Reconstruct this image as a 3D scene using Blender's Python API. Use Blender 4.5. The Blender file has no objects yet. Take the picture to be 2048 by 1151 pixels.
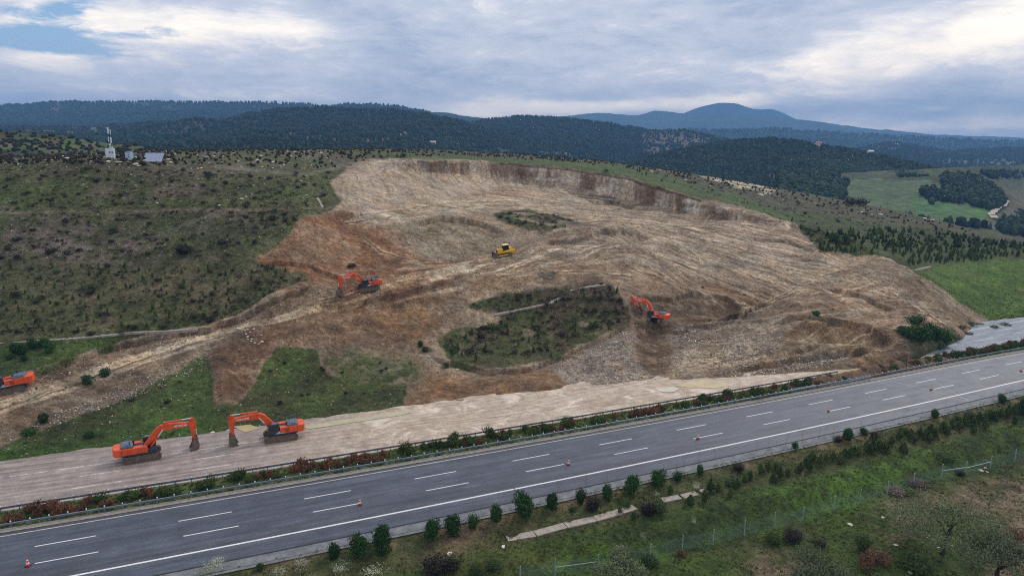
import bpy, math, random
import numpy as np
from mathutils import Vector, Matrix, Euler
R = math.radians
scene = bpy.context.scene
col = scene.collection
random.seed(7)
rng = np.random.default_rng(11)

# ------------------------------------------------------------------ camera, sky, sun, exposure
F, PITCH, ROLL, H = 1366.0, R(11.75), R(0.75), 46.5
cam_d = bpy.data.cameras.new('camera')
cam = bpy.data.objects.new('camera', cam_d); col.objects.link(cam)
cam_d.sensor_width = 36.0; cam_d.lens = 36.0 * F / 2048.0
cam_d.clip_start = 0.5; cam_d.clip_end = 60000
Xl = Vector((1, 0, 0)); Yl = Vector((0, math.sin(PITCH), math.cos(PITCH))); Zc = Vector((0, -math.cos(PITCH), math.sin(PITCH)))
Xc = Xl * math.cos(ROLL) + Yl * math.sin(ROLL); Yc = Yl * math.cos(ROLL) - Xl * math.sin(ROLL)
m = Matrix((Xc, Yc, Zc)).transposed().to_4x4(); m.translation = Vector((0, 0, H))
cam.matrix_world = m
scene.camera = cam
scene.view_settings.view_transform = 'Standard'
scene.view_settings.look = 'None'
scene.view_settings.exposure = 0.28
scene.view_settings.gamma = 1.0
cy = scene.cycles
cy.max_bounces = 5; cy.diffuse_bounces = 2; cy.glossy_bounces = 2; cy.transmission_bounces = 2
cy.volume_bounces = 0; cy.transparent_max_bounces = 12
cy.use_denoising = False
cy.use_adaptive_sampling = True; cy.adaptive_threshold = 0.01
cy.pixel_filter_type = 'BLACKMAN_HARRIS'; cy.filter_width = 1.15
cy.caustics_reflective = False; cy.caustics_refractive = False
try:
    cy.denoising_prefilter = 'ACCURATE'
except Exception: pass

SUN_AZ, SUN_EL = R(38), R(42)          # azimuth measured from +Y towards +X
sd = bpy.data.lights.new('sun', 'SUN'); sd.energy = 1.5; sd.angle = R(10); sd.color = (1, 0.95, 0.88)
so = bpy.data.objects.new('sun', sd); col.objects.link(so)
sdir = Vector((math.sin(SUN_AZ) * math.cos(SUN_EL), math.cos(SUN_AZ) * math.cos(SUN_EL), math.sin(SUN_EL)))
so.rotation_euler = sdir.to_track_quat('Z', 'Y').to_euler()
so.location = (0, 0, 300)

def lin(c):
    return tuple((v / 255.0 / 12.92) if v / 255.0 <= 0.04045 else ((v / 255.0 + 0.055) / 1.055) ** 2.4 for v in c)

class NT:
    """small helper round a node tree"""
    def __init__(s, nt): s.nt = nt; s.n = nt.nodes; s.l = nt.links
    def put(s, sock, v):
        if v is None: return
        if hasattr(v, 'is_output') or isinstance(v, bpy.types.NodeSocket): s.l.new(v, sock)
        else:
            try: sock.default_value = v
            except Exception: sock.default_value = tuple(v) + (1.0,)
    def math(s, op, a, b=None, c=None, clamp=False):
        n = s.n.new('ShaderNodeMath'); n.operation = op; n.use_clamp = clamp
        for i, v in enumerate((a, b, c)): s.put(n.inputs[i], v)
        return n.outputs[0]
    def vmath(s, op, a, b=None):
        n = s.n.new('ShaderNodeVectorMath'); n.operation = op
        s.put(n.inputs[0], a)
        if b is not None: s.put(n.inputs[1], b)
        return n.outputs[0]
    def mix(s, f, a, b, mode='MIX'):
        n = s.n.new('ShaderNodeMix'); n.data_type = 'RGBA'; n.blend_type = mode; n.clamp_factor = True
        s.put(n.inputs[0], f)
        for i, v in ((6, a), (7, b)):
            if isinstance(v, (tuple, list)) and len(v) == 3: v = tuple(v) + (1.0,)
            s.put(n.inputs[i], v)
        return n.outputs[2]
    def noise(s, vec, scale, detail=4, rough=0.55, dist=0.0):
        n = s.n.new('ShaderNodeTexNoise'); s.put(n.inputs['Vector'], vec)
        n.inputs['Scale'].default_value = scale; n.inputs['Detail'].default_value = detail
        n.inputs['Roughness'].default_value = rough; n.inputs['Distortion'].default_value = dist
        return n.outputs[0]
    def rng(s, v, a, b, c=0.0, d=1.0):
        n = s.n.new('ShaderNodeMapRange'); n.clamp = True; s.put(n.inputs[0], v)
        for i, q in enumerate((a, b, c, d)): n.inputs[i + 1].default_value = q
        return n.outputs[0]
    def comb(s, x, y, z):
        n = s.n.new('ShaderNodeCombineXYZ')
        for i, v in enumerate((x, y, z)): s.put(n.inputs[i], v)
        return n.outputs[0]
    def sep(s, v):
        n = s.n.new('ShaderNodeSeparateXYZ'); s.put(n.inputs[0], v); return n.outputs
    def scale(s, v, k):
        n = s.n.new('ShaderNodeMapping'); s.put(n.inputs[0], v); n.inputs['Scale'].default_value = k; return n.outputs[0]

def az_el(px, py):
    """direction (azimuth, elevation) in the world of a point of the sky"""
    u = (px - 1024) / F; v = (575.5 - py) / F
    c, s_ = math.cos(ROLL), math.sin(ROLL); u, v = u * c - v * s_, u * s_ + v * c
    c, s_ = math.cos(PITCH), math.sin(PITCH)
    x, y, z = u, c + v * s_, v * c - s_
    return math.atan2(x, y), math.atan2(z, math.hypot(x, y))

world = bpy.data.worlds.new('World'); scene.world = world; world.use_nodes = True
w = NT(world.node_tree); w.n.clear()
tc = w.n.new('ShaderNodeTexCoord'); D = tc.outputs['Generated']
X, Y, Z = w.sep(D)
az = w.math('ARCTAN2', X, Y); el = w.math('ARCSINE', Z)
zz = w.math('ADD', w.math('MAXIMUM', Z, 0.0), 0.085)
P = w.comb(w.math('DIVIDE', X, zz), w.math('DIVIDE', Y, zz), 0.0)
sky = w.n.new('ShaderNodeTexSky'); sky.sky_type = 'NISHITA'; sky.sun_disc = False
sky.sun_elevation = SUN_EL; sky.sun_rotation = SUN_AZ; sky.air_density = 1.0; sky.dust_density = 1.5; sky.altitude = 200
def gauss(px, py, wx, wy, amp, tilt=0.0):
    a, e = az_el(px, py)
    da = w.math('SUBTRACT', az, a); de = w.math('SUBTRACT', w.math('SUBTRACT', el, e), w.math('MULTIPLY', da, tilt))
    q = w.math('ADD', w.math('POWER', w.math('ABSOLUTE', w.math('DIVIDE', da, wx / F)), 2.0), w.math('POWER', w.math('ABSOLUTE', w.math('DIVIDE', de, wy / F)), 2.0))
    return w.math('MULTIPLY', w.math('EXPONENT', w.math('MULTIPLY', q, -1.0)), amp)
def total(lst):
    r = lst[0]
    for q in lst[1:]: r = w.math('ADD', r, q)
    return r
wv = w.vmath('ADD', P, w.vmath('SCALE', w.comb(w.noise(P, 0.6, 3), w.noise(w.vmath('ADD', P, (9, 4, 0)), 0.6, 3), 0), None))
n_big = w.noise(w.vmath('ADD', wv, (3.1, 7.7, 0)), 0.55, 9, 0.62, 0.35)
AE = w.comb(w.math('MULTIPLY', az, 5.0), w.math('MULTIPLY', el, 16.0), 2.0)
n_puff = w.noise(AE, 1.6, 9, 0.6, 0.25)
n_fine = w.noise(w.vmath('ADD', w.comb(w.math('MULTIPLY', az, 11.0), w.math('MULTIPLY', el, 40.0), 5.0), w.vmath('SCALE', w.comb(n_puff, n_big, 0))), 1.7, 10, 0.66, 0.5)
b_loc = total([gauss(1970, 50, 200, 70, 0.50, 0.1), gauss(1640, 110, 150, 34, 0.28, 0.35), gauss(1850, 110, 200, 28, 0.16, 0.25), gauss(230, 20, 200, 52, 0.30, -0.08), gauss(590, 45, 90, 45, 0.26), gauss(450, 55, 180, 40, 0.18),
               gauss(120, 132, 120, 24, 0.20, -0.05), gauss(180, 105, 160, 16, 0.18, -0.05), gauss(30, 45, 60, 18, 0.2), gauss(1200, 90, 220, 60, 0.10), gauss(830, 10, 200, 40, 0.08),
               gauss(1930, 250, 260, 14, 0.22, 0.0), gauss(1780, 225, 70, 22, 0.14, 0.1), gauss(1990, 240, 80, 18, 0.14), gauss(1878, 217, 22, 5, 0.3), gauss(1080, 214, 190, 16, 0.42), gauss(1270, 212, 120, 12, 0.34), gauss(1430, 200, 90, 10, 0.22), gauss(940, 226, 90, 14, 0.24), gauss(300, 190, 420, 18, 0.08),
               gauss(700, 150, 260, 30, 0.10), gauss(1440, 208, 170, 16, 0.20), gauss(1650, 245, 120, 16, 0.15),
               gauss(1880, 195, 330, 42, -0.17, 0.12), gauss(1150, 150, 420, 50, -0.04), gauss(1700, 165, 120, 22, -0.08), gauss(1800, 0, 90, 28, -0.15), gauss(520, 80, 120, 22, -0.08), gauss(1750, 10, 350, 20, -0.05),
               gauss(250, 155, 240, 20, -0.07), gauss(1750, 50, 90, 25, -0.05), gauss(1280, 50, 260, 40, -0.07)])
val = total([w.math('MULTIPLY', w.math('SUBTRACT', n_big, 0.5), 0.55), w.math('MULTIPLY', w.math('SUBTRACT', n_puff, 0.5), 0.95), w.math('MULTIPLY', w.math('SUBTRACT', n_fine, 0.5), 0.5), b_loc])
ramp = w.n.new('ShaderNodeValToRGB'); w.put(ramp.inputs[0], w.math('ADD', val, 0.46, clamp=True))
for nd in w.n:
    if nd.type == 'VECT_MATH' and nd.operation == 'SCALE' and not nd.inputs[3].is_linked and nd.inputs[0].is_linked and nd.inputs[0].links[0].from_node.type == 'COMBXYZ': nd.inputs[3].default_value = 1.4
els = ramp.color_ramp.elements
stops = [(0.0, (122, 141, 172)), (0.22, (142, 159, 190)), (0.42, (166, 179, 204)), (0.6, (184, 194, 216)), (0.8, (225, 228, 234)), (1.0, (252, 250, 246))]
els[0].position = stops[0][0]; els[0].color = lin(stops[0][1]) + (1,)
els[1].position = 1.0; els[1].color = lin(stops[-1][1]) + (1,)
for p_, c_ in stops[1:-1]:
    e_ = els.new(p_); e_.color = lin(c_) + (1,)
gap = total([gauss(60, 82, 130, 22, 0.9, -0.03), gauss(130, 22, 60, 26, 0.55, 0.3), gauss(330, 60, 60, 12, 0.35), gauss(250, 70, 90, 10, 0.35), gauss(20, 15, 50, 12, 0.3), gauss(500, 22, 90, 14, 0.22)])
gapm = w.rng(w.math('SUBTRACT', gap, w.math('ADD', w.math('MULTIPLY', n_puff, 0.5), w.math('MULTIPLY', w.math('SUBTRACT', n_fine, 0.45), 1.0))), 0.0, 0.28)
cloudc = w.vmath('SCALE', ramp.outputs[0]); cloudc.node.inputs[3].default_value = 10.0
blue = w.mix(0.55, w.vmath('SCALE', sky.outputs[0]), tuple(10 * v for v in lin((96, 148, 212))))
for nd in w.n:
    if nd.type == 'VECT_MATH' and nd.operation == 'SCALE' and nd.inputs[0].is_linked and nd.inputs[0].links[0].from_node == sky: nd.inputs[3].default_value = 1.0
# overhead cloud deck: brighter than the low band seen in the picture
high = w.mix(w.rng(el, 0.24, 0.7), cloudc, tuple(10 * v for v in (0.60, 0.65, 0.74)))
skyc = w.mix(gapm, high, blue)
lowb = w.rng(el, 0.02, 0.26, 1.0, 0.0)                     # low sky brightened to make up for dimming by the haze box
skyc = w.mix(1.0, skyc, w.mix(lowb, (1.16, 1.12, 1.04), (1.92, 1.62, 1.26)), 'MULTIPLY')
skyc.node.clamp_result = False
# nothing shines from below the land
skyc = w.mix(w.rng(el, -0.10, -0.02), tuple(10 * v for v in (0.05, 0.06, 0.07)), skyc)
bg = w.n.new('ShaderNodeBackground'); w.put(bg.inputs[0], skyc); bg.inputs[1].default_value = 0.1
wo = w.n.new('ShaderNodeOutputWorld'); w.l.new(bg.outputs[0], wo.inputs[0])

# ------------------------------------------------------------------ numeric helpers
def ray(px, py):
    px = np.asarray(px, float); py = np.asarray(py, float)
    u = (px - 1024) / F; v = (575.5 - py) / F
    c, s_ = math.cos(ROLL), math.sin(ROLL); u, v = u * c - v * s_, u * s_ + v * c
    c, s_ = math.cos(PITCH), math.sin(PITCH)
    return u, c + v * s_, v * c - s_
def point_y(px, py, y):
    a, b, c = ray(px, py); k = np.asarray(y, float) / b
    return a * k, b * k, H + c * k
def point_z(px, py, z):
    a, b, c = ray(px, py); k = (np.asarray(z, float) - H) / c
    return a * k, b * k, H + c * k
def project(x, y, z):
    z = z - H
    c, s_ = math.cos(PITCH), math.sin(PITCH)
    fw = y * c - z * s_; up = y * s_ + z * c
    u = x / fw; v = up / fw
    c, s_ = math.cos(ROLL), math.sin(ROLL); u, v = u * c + v * s_, -u * s_ + v * c
    return 1024 + u * F, 575.5 - v * F
_T = rng.random((256, 256))
def vnoise(x, y):
    xi = np.floor(x).astype(int); yi = np.floor(y).astype(int); fx = x - xi; fy = y - yi
    fx = fx * fx * (3 - 2 * fx); fy = fy * fy * (3 - 2 * fy)
    a = _T[xi & 255, yi & 255]; b = _T[(xi + 1) & 255, yi & 255]; c = _T[xi & 255, (yi + 1) & 255]; d = _T[(xi + 1) & 255, (yi + 1) & 255]
    return (a * (1 - fx) + b * fx) * (1 - fy) + (c * (1 - fx) + d * fx) * fy
def fbm(x, y, scale, octv=4, seed=0, gain=0.5):
    r = 0; amp = 1; tot = 0
    for k in range(octv):
        r = r + amp * (vnoise(x / scale + 17.3 * (seed + k), y / scale + 9.1 * (seed + 2 * k)) - 0.5) * 2; tot += amp; amp *= gain; scale *= 0.5
    return r / tot
def inpoly(px, py, poly):
    r = np.zeros(px.shape, bool); n = len(poly)
    for i in range(n):
        x1, y1 = poly[i]; x2, y2 = poly[(i + 1) % n]
        if y1 == y2: continue
        r ^= ((y1 > py) != (y2 > py)) & (px < (x2 - x1) * (py - y1) / (y2 - y1) + x1)
    return r
def dline(px, py, pts):
    d = np.full(px.shape, 1e9)
    for (x1, y1), (x2, y2) in zip(pts[:-1], pts[1:]):
        dx, dy = x2 - x1, y2 - y1; t = np.clip(((px - x1) * dx + (py - y1) * dy) / (dx * dx + dy * dy), 0, 1)
        d = np.minimum(d, np.hypot(px - x1 - t * dx, py - y1 - t * dy))
    return d
def blur(a, k=1):
    if k >= 4:
        r = int(k)
        for _ in range(2):
            for ax_ in (0, 1):
                p = np.concatenate([np.repeat(a.take([0], ax_), r + 1, ax_), a, np.repeat(a.take([-1], ax_), r, ax_)], ax_); c = np.cumsum(p, ax_); n = a.shape[ax_]
                a = (c.take(np.arange(2 * r + 1, 2 * r + 1 + n), ax_) - c.take(np.arange(0, n), ax_)) / (2 * r + 1)
        return a
    for _ in range(k):
        a = a.copy(); a[1:-1] = (a[:-2] + 2 * a[1:-1] + a[2:]) / 4; a[:, 1:-1] = (a[:, :-2] + 2 * a[:, 1:-1] + a[:, 2:]) / 4
    return a
def pchip(x, xs, ys):
    """monotone cubic interpolation, xs (n,), ys (n, ...)"""
    xs = np.asarray(xs, float); ys = np.asarray(ys, float); h = np.diff(xs); sh = (-1,) + (1,) * (ys.ndim - 1)
    d = np.diff(ys, axis=0) / h.reshape(sh)
    mm = np.zeros_like(ys); s_ = (d[:-1] * d[1:]) > 0
    hm = np.where(s_, 2 * d[:-1] * d[1:] / np.where(s_, d[:-1] + d[1:], 1), 0); mm[1:-1] = hm; mm[0] = d[0]; mm[-1] = d[-1]
    x = np.asarray(x, float); i = np.clip(np.searchsorted(xs, x) - 1, 0, len(xs) - 2); t = ((x - xs[i]) / h[i]).reshape(sh); hh = h[i].reshape(sh)
    return (2 * t**3 - 3 * t**2 + 1) * ys[i] + (t**3 - 2 * t**2 + t) * hh * mm[i] + (-2 * t**3 + 3 * t**2) * ys[i + 1] + (t**3 - t**2) * hh * mm[i + 1]

def np_mesh(name, V, Fq, mat=None, smooth=True, cols=None, attrs=None):
    me = bpy.data.meshes.new(name)
    nv, nf, k = len(V), len(Fq), Fq.shape[1]
    me.vertices.add(nv); me.vertices.foreach_set('co', np.ascontiguousarray(V, np.float32).ravel())
    me.loops.add(nf * k); me.loops.foreach_set('vertex_index', np.ascontiguousarray(Fq, np.int32).ravel())
    me.polygons.add(nf); me.polygons.foreach_set('loop_start', np.arange(0, nf * k, k, dtype=np.int32))
    if smooth: me.polygons.foreach_set('use_smooth', np.ones(nf, bool))
    me.update(calc_edges=True)
    if cols is not None:
        a = me.color_attributes.new('tone', 'FLOAT_COLOR', 'POINT')
        a.data.foreach_set('color', np.ascontiguousarray(np.c_[cols, np.ones(len(cols))], np.float32).ravel())
    for nm, vals in (attrs or {}).items():
        a = me.attributes.new(nm, 'FLOAT', 'POINT'); a.data.foreach_set('value', np.ascontiguousarray(vals, np.float32))
    if mat: me.materials.append(mat)
    return me
def grid_faces(nr, nc):
    i = np.arange(nr - 1)[:, None] * nc + np.arange(nc - 1)[None]
    return np.stack([i, i + 1, i + nc + 1, i + nc], -1).reshape(-1, 4)
def link(name, me, parent=None, loc=None):
    o = bpy.data.objects.new(name, me); col.objects.link(o)
    if parent: o.parent = parent
    if loc is not None: o.location = loc
    return o
def tag(o, label=None, cat=None, group=None, kind=None):
    if label: o['label'] = label
    if cat: o['category'] = cat
    if group: o['group'] = group
    if kind: o['kind'] = kind
    return o
def struct(name, me, loc=None): return tag(link(name, me, None, loc), kind='structure')

# ------------------------------------------------------------------ materials
MATS = {}
def mat(name, rgb, rough=0.8, metal=0.0, var=0.12, nscale=3.0, spec=0.3, dirt=None, bump=0.0, coat=0.0):
    """plain paint / metal / rock with procedural mottling; rgb as display values"""
    if name in MATS: return MATS[name]
    M = bpy.data.materials.new(name); M.use_nodes = True; q = NT(M.node_tree); b = q.n['Principled BSDF']
    c = lin(rgb); tcn = q.n.new('ShaderNodeTexCoord').outputs['Object']
    n = q.noise(tcn, nscale, 5, 0.6)
    lo = tuple(v * (1 - 2 * var) for v in c); hi = tuple(min(1, v * (1 + 2 * var)) for v in c)
    cc = q.mix(q.rng(n, 0.3, 0.7), lo, hi)
    if dirt:
        n2 = q.noise(tcn, nscale * 0.7, 6, 0.7); cc = q.mix(q.rng(n2, 1 - dirt[1] - 0.12, 1 - dirt[1] + 0.12), cc, lin(dirt[0]))
    q.put(b.inputs['Base Color'], cc); b.inputs['Roughness'].default_value = rough; b.inputs['Metallic'].default_value = metal
    b.inputs['Specular IOR Level'].default_value = spec
    if coat: b.inputs['Coat Weight'].default_value = coat
    if bump:
        bn = q.n.new('ShaderNodeBump'); bn.inputs['Strength'].default_value = bump; bn.inputs['Distance'].default_value = 0.05; q.put(bn.inputs['Height'], q.noise(tcn, nscale * 3, 5)); q.l.new(bn.outputs[0], b.inputs['Normal'])
    MATS[name] = M; return M
def leafmat(name, rgb, rgb2, nscale=1.0, rough=0.75):
    if name in MATS: return MATS[name]
    M = bpy.data.materials.new(name); M.use_nodes = True; q = NT(M.node_tree); b = q.n['Principled BSDF']
    tcn = q.n.new('ShaderNodeTexCoord').outputs['Object']; oi = q.n.new('ShaderNodeObjectInfo').outputs['Random']
    n = q.noise(tcn, nscale, 4, 0.6)
    cc = q.mix(q.rng(n, 0.35, 0.65), lin(rgb), lin(rgb2))
    cc = q.mix(0.5, cc, q.mix(oi, tuple(v * 0.72 for v in lin(rgb)), tuple(min(1, v * 1.25) for v in lin(rgb2))))
    q.put(b.inputs['Base Color'], cc); b.inputs['Roughness'].default_value = rough; b.inputs['Specular IOR Level'].default_value = 0.15
    MATS[name] = M; return M
def groundmat(name, scales=(0.3, 1.1, 6.0), amt=(0.62, 0.5, 0.25), bump=1.0, rough=0.92, pebble=True):
    M = bpy.data.materials.new(name); M.use_nodes = True; q = NT(M.node_tree); b = q.n['Principled BSDF']
    at = q.n.new('ShaderNodeAttribute'); at.attribute_name = 'tone'
    dt = q.n.new('ShaderNodeAttribute'); dt.attribute_name = 'dirt'
    g = q.n.new('ShaderNodeNewGeometry').outputs['Position']
    f = None
    hsum = None
    for sc_, am in zip(scales, amt):
        n = q.noise(g, 1.0 / sc_, 5, 0.68)
        k = q.rng(n, 0.28, 0.72, 1 - am, 1 + am)
        f = k if f is None else q.math('MULTIPLY', f, k)
        hsum = n if hsum is None else q.math('ADD', hsum, q.math('MULTIPLY', n, sc_ / scales[0] * 0.4))
    cc = q.vmath('SCALE', at.outputs['Color']); q.put(cc.node.inputs[3], f)
    if pebble:
        vor = q.n.new('ShaderNodeTexVoronoi'); q.put(vor.inputs['Vector'], g); vor.inputs['Scale'].default_value = 1.5
        hue = q.sep(vor.outputs['Color'])
        stone = q.math('MULTIPLY', q.math('LESS_THAN', vor.outputs['Distance'], q.math('MULTIPLY', hue[0], 0.28)), q.math('GREATER_THAN', hue[1], 0.62))
        stone = q.math('MULTIPLY', stone, q.math('MULTIPLY', dt.outputs['Fac'], 0.75))
        cc = q.mix(stone, cc, q.vmath('SCALE', at.outputs['Color']))
        for nd in q.n:
            if nd.type == 'VECT_MATH' and nd.operation == 'SCALE' and not nd.inputs[3].is_linked: nd.inputs[3].default_value = 1.75
    # greens lean yellow / blue a little from place to place
    n3 = q.noise(g, 0.35, 4, 0.6)
    cc = q.mix(q.rng(n3, 0.3, 0.7, 0.0, 0.3), cc, q.mix(1.0, cc, (1.1, 1.0, 0.92), 'MULTIPLY'))
    q.put(b.inputs['Base Color'], cc); b.inputs['Roughness'].default_value = rough; b.inputs['Specular IOR Level'].default_value = 0.2
    bn = q.n.new('ShaderNodeBump'); bn.inputs['Strength'].default_value = bump; bn.inputs['Distance'].default_value = 0.35
    q.put(bn.inputs['Height'], hsum); q.l.new(bn.outputs[0], b.inputs['Normal'])
    return M

# ------------------------------------------------------------------ the road frame
HD = R(24.5); CF = (1.75670114e-04, -2.88731561e-02, 87.6814472)
ca, sa = math.cos(HD), math.sin(HD)
HS = H / 46.5018
def curve(s):
    s = np.asarray(s, float); return np.polyval(CF, s) - 0.0008 * np.maximum(0, s - 145) ** 2
def st2xy(s, t):
    s = np.asarray(s, float); u = curve(s) + t
    return s * ca - u * sa, s * sa + u * ca
def xy2st(x, y):
    s = x * ca + y * sa; u = -x * sa + y * ca
    return s, u - curve(s)
def ground(px, py, z=0.0):
    x, y, z = point_z(px, py, z); return Vector((float(x), float(y), float(z)))

# ------------------------------------------------------------------ hillside: a structured patch (columns of knots: image row, forward distance)
# a knot written (row, None) lies at z = -0.35 (just under the road bed)
COLS = {
 -160: [(945,None),(880,100),(815,106),(790,109),(770,113),(700,127),(610,143),(520,160),(430,178),(350,198),(326,215)],
 0:    [(930,None),(868,98),(806,104),(778,108),(757,112),(685,126),(600,139),(510,155),(420,172),(345,190),(322,202)],
 110:  [(912,None),(840,103.5),(768,114),(745,117),(722,121),(675,129),(590,143),(505,158),(420,173),(345,190),(319,199)],
 215:  [(897,None),(820,109),(738,124),(715,127),(690,131),(665,134),(580,147),(500,161),(420,175),(345,190),(316,198)],
 420:  [(868,None),(800,119),(672,137),(652,140),(640,143),(625,145),(560,154),(480,167),(400,183),(350,199),(312,232)],
 600:  [(845,None),(770,125),(650,142),(618,148),(585,152),(560,156),(500,166),(455,176),(410,187),(350,208),(308,262)],
 680:  [(838,None),(770,128),(650,145),(603,152),(580,155),(560,160),(500,175),(455,186),(410,198),(345,232),(303,290)],
 800:  [(825,None),(755,133),(640,151),(572,161),(560,165),(540,170),(500,182),(450,196),(400,224),(340,256),(318,262)],
 1000: [(803,None),(740,141),(650,155),(570,168),(535,178),(508,190),(480,201),(440,220),(395,262),(356,296),(325,301)],
 1200: [(782,None),(725,143),(650,156),(580,168),(540,180),(500,194),(465,214),(435,240),(410,268),(386,286),(346,291)],
 1310: [(769,None),(725,146),(665,156),(600,167),(560,178),(520,191),(485,210),(455,232),(435,252),(415,268),(372,273)],
 1400: [(764,None),(725,148),(675,158),(620,169),(580,180),(540,192),(500,208),(470,226),(448,246),(432,258),(400,262)],
 1600: [(750,None),(722,153),(690,158),(640,165),(600,176),(570,186),(540,198),(510,213),(485,229),(462,245),(448,250)],
 1800: [(731,None),(715,158),(690,162),(662,166),(635,171),(610,176),(585,182),(560,188),(540,194),(528,199),(516,206)],
 1880: [(700,None),(690,165),(676,168),(660,171),(643,174),(628,178),(612,183),(598,188),(585,193),(576,198),(568,206)],
 1990: [(658,None),(656,181),(653,183),(650,185),(647,187),(643,189),(638,192),(632,196),(622,202),(606,210),(585,219)],
 2220: [(610,None),(607,213),(604,215),(600,218),(597,221),(594,223),(590,226),(585,230),(577,236),(562,246),(548,256)],
}
# knots behind the rim / crest, all the way to the sky line of this hill and over it
BACK = {
 -160: [(322,225),(320,240)], 0: [(318,212),(316,228)], 110: [(316,209),(314,226)], 215: [(313,208),(309,225)], 420: [(303,262),(299,290)], 600: [(302,290),(299,325)], 680: [(300,310),(298,345)],
 800: [(306,290),(298,350)], 1000: [(313,335),(306,390)], 1200: [(330,325),(322,370)], 1310: [(352,310),(336,372)], 1400: [(372,310),(350,372)],
 1600: [(415,300),(384,362)], 1800: [(476,262),(424,330)], 1880: [(498,262),(442,318)], 1990: [(506,258),(468,305)], 2220: [(515,262),(492,300)],
}
cx = np.array(sorted(COLS)); NK = 11
K = np.zeros((len(cx), NK + 4, 3))
for i, c_ in enumerate(cx):
    rows = COLS[c_] + BACK[c_]
    zmin = {1: 1.3, 2: 2.9, 3: 4.2, 4: 5.6} if 800 <= c_ <= 1880 else {1: 0.9}
    for k, (py, yy) in enumerate(rows):
        if yy is not None and k in zmin and c_ < 1950:
            a_, b_, d_z = ray(c_, py); yy = min(yy, (H - zmin[k] * (.6 if c_ == 1880 else 1)) * b_ / -d_z)
        if yy is None: x_, y_, z_ = point_z(c_, py, -0.35)
        else: x_, y_, z_ = point_y(c_, py, yy)
        K[i, k] = (x_ / y_, y_, z_)
    # back slope, hidden
    u_, y_, z_ = K[i, NK + 1]
    K[i, NK + 2] = (u_, y_ * 1.18, z_ - 0.10 * y_); K[i, NK + 3] = (u_, y_ * 1.7, -30)
NC = 1500; seg = [34, 70, 60, 52, 62, 72, 72, 66, 66, 62, 22, 56, 18, 10]
gx = np.linspace(-150, 2210, NC)
KC = pchip(gx, cx, K)                      # (NC, knots, 3)
tpar = np.concatenate([np.linspace(k, k + 1, n, endpoint=False) for k, n in enumerate(seg)] + [[len(seg)]])
G = pchip(tpar, np.arange(K.shape[1]), KC.transpose(1, 0, 2))   # (NR, NC, 3)
NR = len(tpar)
gu, gy, gz = G[..., 0].copy(), G[..., 1].copy(), G[..., 2].copy()
gxx = gu * gy
PX, PY = project(gxx, gy, gz)              # where each bit of ground lies before roughening
ROWT = np.broadcast_to(tpar[:, None], PX.shape)

# outlines of the different kinds of ground, traced round what grows or was dug there
wob = fbm(gxx, gy, 12, 6, 3, .62) * 22; wob2 = fbm(gxx, gy, 10, 6, 8, .62) * 11
qx, qy = PX + wob, PY + wob2 * np.clip((PY - 280) / 200, 0.25, 1)
rag = fbm(gxx, gy, 2.2, 4, 19, .7); rag2 = fbm(gxx, gy, 6, 4, 18)
def msk(poly, soft=2): return blur(inpoly(qx, qy, poly).astype(float), soft)
def rmsk(poly, soft=9): return np.clip((blur(inpoly(qx, qy, poly).astype(float), soft) - .5) * 3.2 + .5 + 1.1 * rag + .7 * rag2, 0, 1) * (blur(inpoly(qx, qy, poly).astype(float), soft) > .04)
def lmsk(pts, wid, soft=1.5): return np.clip((wid - dline(PX + wob * 0.35, PY + wob2 * 0.35, pts)) / soft + 0.5, 0, 1)
DIRT = [(-170,860),(-60,800),(0,768),(60,745),(150,712),(250,680),(330,660),(420,650),(480,622),(560,585),(625,560),(600,545),(540,530),(500,515),(560,490),(590,460),(600,440),(650,422),(668,418),(672,395),(664,360),(690,336),(740,318),(860,316),(1000,324),(1100,332),(1180,341),(1240,352),(1310,371),(1400,400),(1450,405),(1520,422),(1560,440),(1600,452),(1616,480),(1640,500),(1700,509),(1790,514),(1830,545),(1900,592),(1960,630),(2000,655),(1985,690),(1900,720),(1850,760),(1400,800),(1100,850),(812,830),(806,815),(815,772),(720,765),(650,740),(640,700),(556,694),(540,730),(500,775),(472,812),(425,812),(420,742),(410,705),(370,738),(300,768),(200,812),(100,852),(0,902),(-170,960)]
I1 = [(905,612),(985,590),(1060,582),(1130,574),(1210,566),(1236,575),(1246,600),(1258,640),(1190,680),(1110,712),(1020,735),(960,738),(900,728),(880,700),(860,690),(900,655),(985,650),(1010,632),(960,622)]
I2 = [(985,430),(1010,420),(1060,418),(1130,430),(1155,442),(1140,458),(1080,462),(1020,452)]
I3 = [(1065,543),(1125,547),(1110,566),(1080,560)]
I5 = [(648,704),(700,690),(760,700),(840,700),(850,735),(835,790),(790,808),(700,790),(655,745)]
I6 = [(1815,690),(1850,660),(1900,655),(1960,700),(1900,735),(1830,735)]
dirt = rmsk(DIRT, 4)
for I_ in (I1, I2, I3): dirt = dirt * (1 - rmsk(I_, 5) * np.clip((1.75 if I_ is I1 else 1.1) + 1.6 * rag2 + .8 * rag, 0, 1))
dirt = dirt * (1 - msk(I5, 6) * np.clip(0.95 + 1.6 * rag2 + 1.3 * rag, 0, 1))
dirt = dirt * (1 - msk(I6, 2) * 0.9)
# relief
rough = dirt * (0.7 * fbm(gxx, gy, 14, 4, 1) + 0.32 * fbm(gxx, gy, 3.2, 5, 5, .62))
rough += (1 - dirt) * (0.35 * fbm(gxx, gy, 14, 4, 2) + 0.10 * fbm(gxx, gy, 2.2, 3, 6))
bowl = blur(inpoly(PX, PY, [(665,350),(690,330),(760,322),(900,345),(1040,365),(1080,392),(960,400),(860,412),(760,425),(690,415),(668,390)]).astype(float), 14)
rough = rough * (1 - .8 * bowl)
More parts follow.
